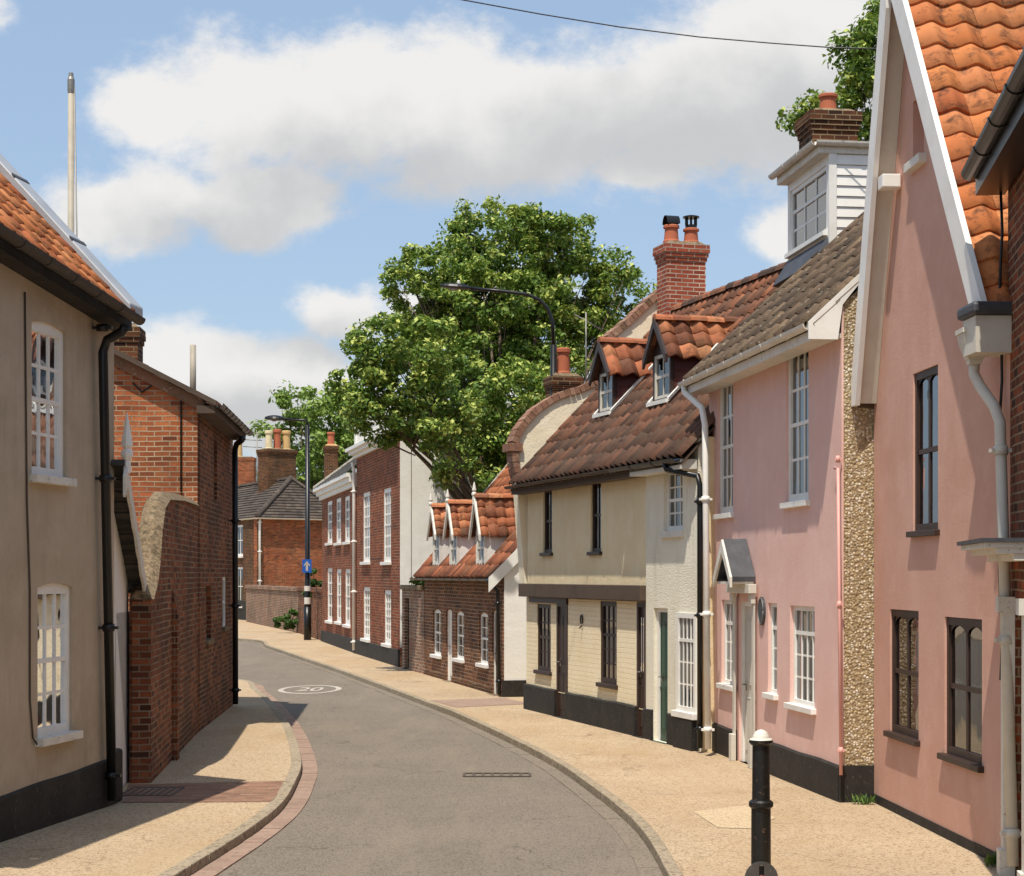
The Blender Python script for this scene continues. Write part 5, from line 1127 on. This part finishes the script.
# tv antenna
ya = 104.0; b_ = at(257, 470, ya); t = thing('tv_antenna', b_, 'spindly television aerial on the skyline left of the three-pot chimney', 'antenna')
mb = MB(); mb.tube([at(257, 520, ya), at(257, 432, ya)], .035, 6); mb.build('pole', M['metal'], t)
mb = MB()
for y in (433, 440, 447): mb.tube([at(243, y-.5, ya), at(262, y+.5, ya)], .025, 6)
for k in range(5): mb.tube([at(246+3.5*k, 436, ya), at(246+3.5*k, 430, ya)], .02, 5)
mb.build('array', M['metal'], t)
# second aerial behind the curved gable
ya = 34; t = thing('tv_antenna', at(586, 385, ya), 'thin aerial rod beside the big tree above the curved gable', 'antenna')
mb = MB(); mb.tube([at(586, 400, ya), at(586, 312, ya)], .014, 6); mb.build('pole', M['metal'], t)
mb = MB(); mb.tube([at(574, 314, ya), at(602, 330, ya)], .008, 5); 
for k in range(7): c = at(575+4*k, 314.5+2.3*k, ya); mb.tube([c-Vector((0, .2, 0)), c+Vector((0, .2, 0))], .006, 5)
mb.build('array', M['metal'], t)

# ================================================================== TREES
def leafmass(mb, clumps, n, size, rr, spread=1.0, tipbias=.0):
    """clumps: (centre, radius). Leaves gathered round each clump shell"""
    rnd = rr.random; g = rr.gauss
    per = n//len(clumps)
    for c, cr, tone in clumps:
        for _ in range(max(3, int(per*rr.uniform(.6, 1.4)))):
            d = Vector((g(0, 1), g(0, 1), g(0, 1))).normalized(); rad = cr*(rnd()**.45)
            p = c+Vector((d.x, d.y, d.z*.75))*rad*spread
            nrm = (d*.6+Vector((g(0, .6), g(0, .6), g(0, .6)+.55))).normalized()
            x = nrm.orthogonal().normalized(); an = rnd()*6.28; y = nrm.cross(x); a = x*math.cos(an)+y*math.sin(an); b = nrm.cross(a); s = size*rr.uniform(.6, 1.25)
            col = min(1, max(0, tone+g(0, .16)))
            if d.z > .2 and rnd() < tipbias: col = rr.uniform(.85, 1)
            i = len(mb.v); mb.v += [tuple(p-a*s), tuple(p+b*s*.55+nrm*s*.12), tuple(p+a*s), tuple(p-b*s*.55+nrm*s*.12)]; mb.f.append((i, i+1, i+2, i+3)); mb.r.append(col); mb.s.append(False)
def tree(name, label, base, lobes, nl, size, mat, nclump, seed, trunk_r=.28, clump_r=.42, group=None, fork=None, tip=.25, twigs=True):
    rr = random.Random(seed); t = thing(name, base, label, 'tree', group)
    clumps = []; tot = sum(l[1]*l[2]*l[3] for l in lobes)
    for (c, rx, ry, rz) in lobes:
        k = max(4, int(nclump*(rx*ry*rz)/tot))
        for _ in range(k):
            d = Vector((rr.gauss(0, 1), rr.gauss(0, 1), rr.gauss(0, 1))).normalized(); rad = rr.random()**.28
            clumps.append((Vector((c.x+d.x*rx*rad, c.y+d.y*ry*rad, c.z+d.z*rz*rad)), clump_r*rr.uniform(.5, 1.3), rr.uniform(.3, .75)))
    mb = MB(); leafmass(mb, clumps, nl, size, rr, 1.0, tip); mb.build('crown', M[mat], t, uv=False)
    tr = MB(); fk = fork or (base+Z*2.4); tr.tube([base, base+(fk-base)*.5+Vector((.05, .03, 0)), fk], [trunk_r*1.3, trunk_r, trunk_r*.85], 12)
    for (c, rx, ry, rz) in lobes:
        m1 = fk+(c-fk)*.45+Vector((rr.uniform(-.3, .3), rr.uniform(-.3, .3), rr.uniform(0, .4))); tr.tube([fk-Z*.1, m1, c], [trunk_r*.36, trunk_r*.16, trunk_r*.04], 7)
        if twigs:
            near = sorted(clumps, key=lambda q: (q[0]-c).length)[:14]
            for q in near[::2]: tr.tube([m1.lerp(c, .6), m1.lerp(q[0], .6)+Z*.05, q[0]], [trunk_r*.09, trunk_r*.05, .006], 5)
    tr.build('trunk', M['bark'], t, smooth=False, uv=False)
    return t
def lobes_px(lst, y0):
    out = []
    for (x, y, rx, rz, dy, ry) in lst:
        Y = y0+dy; out.append((at(x, y, Y), rx/F*Y, ry, rz/F*Y))
    return out
Y0 = 48.6
big_l = [(500, 248, 62, 44, 0, 1.4), (470, 222, 26, 20, 0, .8), (548, 240, 50, 34, .4, 1.3), (592, 280, 50, 32, .8, 1.3), (624, 295, 26, 18, .6, .8), (425, 285, 40, 36, -.3, 1.2), (404, 262, 18, 16, -.4, .6), (405, 355, 56, 50, -6.3, 1.3),
         (372, 388, 36, 32, -6, 1.2), (464, 342, 74, 62, 1.0, 1.7), (530, 325, 66, 60, .3, 1.8), (384, 420, 34, 28, -6.2, 1.1), (430, 412, 48, 40, -6, 1.2), (500, 415, 56, 56, -3.3, 1.3), (465, 415, 34, 36, -3.0, 1.0), (575, 335, 44, 32, .5, 1.1), (447, 464, 24, 28, -6, .6), (496, 465, 46, 40, -3.6, 1.1), (348, 385, 16, 18, -6, .5), (620, 320, 24, 18, .5, .7), (486, 296, 62, 44, -1.2, 1.3), (535, 385, 52, 46, -.8, 1.3), (470, 355, 50, 44, -1.6, .9)]
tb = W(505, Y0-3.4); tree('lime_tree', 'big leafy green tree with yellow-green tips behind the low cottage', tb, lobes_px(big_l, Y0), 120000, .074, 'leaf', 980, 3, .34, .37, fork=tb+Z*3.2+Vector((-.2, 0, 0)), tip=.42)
yr = 42.0
rl_ = [(862, 60, 30, 40, 0, 1.2), (890, 30, 34, 34, .3, 1.2), (812, 112, 18, 18, 0, .6), (850, 110, 26, 24, .2, .9), (885, 100, 40, 45, .4, 1.4), (900, 200, 60, 70, 1, 1.8), (838, 150, 26, 26, .6, 1)]
tb = W(905, yr+1); tree('beech_tree', 'green tree rising behind the pink house chimney', tb, lobes_px(rl_, yr), 20000, .085, 'leaf', 150, 11, .25, .4, fork=tb+Z*3.5)
yf2 = 128.0
fl2 = [(300, 405, 34, 18, 0, 3), (275, 425, 18, 16, 0, 2), (330, 420, 28, 22, 1, 3), (310, 440, 40, 26, 0, 3), (350, 440, 24, 26, 1, 3), (300, 470, 50, 24, 2, 4), (360, 470, 50, 40, 6, 5)]
tb = W(305, yf2); tree('plane_tree', 'open-crowned tree far behind the hipped house chimneys', tb, lobes_px(fl2, yf2), 15000, .22, 'leaf2', 150, 21, .4, 1.0, fork=tb+Z*5.5, tip=.15)
def shrub(name, label, base, rx, rz, n, size, seed, mat='shrub', hang=0):
    rr = random.Random(seed); t = thing(name, base, label, 'shrub'); cl = []
    for _ in range(14):
        d = Vector((rr.gauss(0, 1), rr.gauss(0, 1), abs(rr.gauss(0, 1)))).normalized()*rr.random()**.4; cl.append((base+Vector((d.x*rx, d.y*rx*.7, d.z*rz)), rx*.3, rr.uniform(.2, .8)))
    mb = MB(); leafmass(mb, cl, n, size, rr, 1, .1); mb.build('foliage', M[mat], t, uv=False)
    tr = MB()
    for c, _, _ in cl[:8]: tr.tube([base-Z*.05, base.lerp(c, .5)+Z*.02, c], [.03, .02, .006], 5)
    tr.build('stem', M['bark'], t, uv=False); return t
shrub('wall_shrub', 'small green shrub growing low against the far rubble wall', G(288, 633)+Vector((0, -.0, .25)), .5, .95, 3500, .055, 5)
shrub('climbing_rose', 'leafy shrub with pale flowers on top of the wall beside the arrow sign', at(316, 600, yf+3), .5, 1.5, 3000, .06, 6)
shrub('wall_top_plant', 'green plant sprouting from the wall top left of the cottage roof', f5.P(f5.L*.7, -.25, f5.uz(413, 590)[1]+.1), .5, .6, 2200, .05, 8)
# small weeds at pavement edges
rr = random.Random(4)
for k, (p, lab) in enumerate((((868, 804), 'tiny weed tuft at the foot of the pebble-dashed wall'), ((1000, 866), 'tiny weed tuft at the foot of the right white downpipe'))):
    b = G(*p)+Vector((-.05, -.02, 0)); mb = MB()
    for _ in range(60):
        a = rr.uniform(0, 6.28); l = rr.uniform(.04, .12); o = b+Vector((rr.gauss(0, .05), rr.gauss(0, .04), 0)); tp_ = o+Vector((math.cos(a)*l*.6, math.sin(a)*l*.6, l)); s_ = Vector((-math.sin(a), math.cos(a), 0))*.012
        mb.face([o-s_*.4, o.lerp(tp_, .6)+s_, tp_, o.lerp(tp_, .6)-s_], rr.random())
    tag(mb.build('weed', M['shrub'], uv=False), lab, 'weed')

# ================================================================== WORLD, SUN, CAMERA
sc = bpy.context.scene
Ld = Vector((.15, .42, -1)).normalized(); el = math.asin(-Ld.z); 
wd = bpy.data.worlds.new('World'); sc.world = wd; wd.use_nodes = True; nt = wd.node_tree; N = nt.nodes; Lk = nt.links; bg = N['Background']
sky = N.new('ShaderNodeTexSky'); sky.sky_type = 'NISHITA'; sky.sun_disc = False; sky.sun_elevation = el; sky.sun_rotation = math.atan2(-Ld.x, -Ld.y); sky.air_density = 1.0; sky.dust_density = 1.6; sky.ozone_density = 1.2
tc = N.new('ShaderNodeTexCoord'); sp = N.new('ShaderNodeSeparateXYZ'); Lk.new(tc.outputs['Generated'], sp.inputs[0])
def mth(op, a, b=None, c=None, cl=False):
    m = N.new('ShaderNodeMath'); m.operation = op; m.use_clamp = cl
    for i, x in enumerate((a, b, c)):
        if x is None: continue
        if isinstance(x, (int, float)): m.inputs[i].default_value = x
        else: Lk.new(x, m.inputs[i])
    return m.outputs[0]
ay = mth('MAXIMUM', mth('ABSOLUTE', sp.outputs[1]), .04)
qx = mth('ADD', mth('DIVIDE', sp.outputs[0], ay), 0.0); qy = mth('DIVIDE', sp.outputs[2], ay)
cb = N.new('ShaderNodeCombineXYZ'); Lk.new(qx, cb.inputs[0]); Lk.new(qy, cb.inputs[1]); q = cb.outputs[0]
def nz(scale, det, rough, off=0, sx=1, sy=1):
    mp = N.new('ShaderNodeMapping'); mp.inputs['Scale'].default_value = (sx, sy, 1); mp.inputs['Location'].default_value = (off, off*.7, off*.3); Lk.new(q, mp.inputs[0])
    n = N.new('ShaderNodeTexNoise'); n.inputs['Scale'].default_value = scale; n.inputs['Detail'].default_value = det; n.inputs['Roughness'].default_value = rough; Lk.new(mp.outputs[0], n.inputs['Vector']); return n
warp = nz(14, 4, .6, 3.1); wv = N.new('ShaderNodeVectorMath'); wv.operation = 'MULTIPLY_ADD'; Lk.new(warp.outputs['Color'], wv.inputs[0]); wv.inputs[1].default_value = (.05, .04, 0); wv.inputs[2].default_value = (-.025, -.02, 0)
wq = N.new('ShaderNodeVectorMath'); wq.operation = 'ADD'; Lk.new(q, wq.inputs[0]); Lk.new(wv.outputs[0], wq.inputs[1])
def blob(px, py, rx, ry):
    a = N.new('ShaderNodeVectorMath'); a.operation = 'SUBTRACT'; Lk.new(wq.outputs[0], a.inputs[0]); a.inputs[1].default_value = ((px-CX)/F, (HY-py)/F, 0)
    b = N.new('ShaderNodeVectorMath'); b.operation = 'MULTIPLY'; Lk.new(a.outputs[0], b.inputs[0]); b.inputs[1].default_value = (F/rx, F/ry, 0)
    c = N.new('ShaderNodeVectorMath'); c.operation = 'LENGTH'; Lk.new(b.outputs[0], c.inputs[0]); return mth('SUBTRACT', 1.0, c.outputs['Value'])
def union(bl):
    r = bl[0]
    for x in bl[1:]: r = mth('SMOOTH_MAX', r, x, .25)
    return r
cl = union([blob(*b) for b in ((200, 380, 260, 70), (470, 300, 120, 40), (310, 105, 190, 95), (480, 110, 200, 100), (700, 90, 190, 110), (830, 60, 150, 110), (150, 110, 70, 45), (120, 205, 100, 60), (270, 205, 100, 50), (345, 305, 70, 45), (260, 380, 170, 45), (640, 175, 60, 24), (800, 240, 60, 40), (-20, 0, 50, 35), (230, 420, 240, 50), (30, 240, 90, 40), (560, 420, 300, 60), (900, -120, 260, 90), (300, -230, 300, 70), (-300, 200, 180, 90), (1300, 120, 220, 120))])
fb1 = nz(9, 9, .62, 7.3, 1, 1.5).outputs['Fac']; fb2 = nz(30, 9, .68, 1.3, 1, 1.3).outputs['Fac']
dens = mth('ADD', mth('ADD', cl, mth('MULTIPLY', mth('SUBTRACT', fb1, .5), 1.5)), mth('MULTIPLY', mth('SUBTRACT', fb2, .5), .8))
mr = N.new('ShaderNodeMapRange'); mr.interpolation_type = 'SMOOTHSTEP'; mr.inputs[1].default_value = -.1; mr.inputs[2].default_value = .42; Lk.new(dens, mr.inputs[0]); mask = mr.outputs[0]
shade = union([blob(*b) for b in ((430, 185, 220, 60), (650, 150, 200, 60), (850, 130, 160, 70), (200, 235, 110, 40), (350, 345, 110, 30), (260, 430, 240, 40))])
sh = mth('ADD', mth('MULTIPLY', shade, 1.0), mth('MULTIPLY', mth('SUBTRACT', nz(16, 7, .6, 12.1).outputs['Fac'], .45), 1.8), None); 
sr2 = N.new('ShaderNodeMapRange'); sr2.interpolation_type = 'SMOOTHSTEP'; sr2.inputs[1].default_value = -.55; sr2.inputs[2].default_value = .85; Lk.new(sh, sr2.inputs[0])
cc = N.new('ShaderNodeMix'); cc.data_type = 'RGBA'; Lk.new(sr2.outputs[0], cc.inputs[0]); cc.inputs[6].default_value = (6.15, 6.0, 5.8, 1); cc.inputs[7].default_value = (4.1, 4.08, 4.05, 1)
# a touch of summer haze and saturation in the clear blue
skm = N.new('ShaderNodeMix'); skm.data_type = 'RGBA'; skm.blend_type = 'MIX'; skm.inputs[0].default_value = .5; Lk.new(sky.outputs[0], skm.inputs[6]); skm.inputs[7].default_value = (3.1, 4.2, 5.7, 1)
fm = N.new('ShaderNodeMix'); fm.data_type = 'RGBA'; Lk.new(mth('MULTIPLY', mask, .93), fm.inputs[0]); Lk.new(skm.outputs[2], fm.inputs[6]); Lk.new(cc.outputs[2], fm.inputs[7])
Lk.new(fm.outputs[2], bg.inputs[0]); bg.inputs[1].default_value = .12
sun = bpy.data.lights.new('sun', 'SUN'); sun.energy = 4.2; sun.angle = math.radians(.53); sun.color = (1, .93, .82)
so = bpy.data.objects.new('sun', sun); COL.objects.link(so); so.rotation_euler = Ld.to_track_quat('-Z', 'Y').to_euler(); so.location = (0, 0, 30)
cam = bpy.data.cameras.new('camera'); co_ = bpy.data.objects.new('camera', cam); COL.objects.link(co_); co_.location = CAM; co_.rotation_euler = (math.radians(90), 0, 0)
cam.sensor_width = 36; cam.lens = F/1024*36; cam.shift_y = (HY-438)/1024; cam.clip_end = 5000; cam.clip_start = .1; sc.camera = co_
sc.view_settings.view_transform = 'Standard'; sc.view_settings.look = 'None'; sc.cycles.max_bounces = 6; sc.cycles.transparent_max_bounces = 6
sc.view_settings.exposure = .3; sc.view_settings.gamma = 1
sc.render.resolution_x = 1024; sc.render.resolution_y = 876
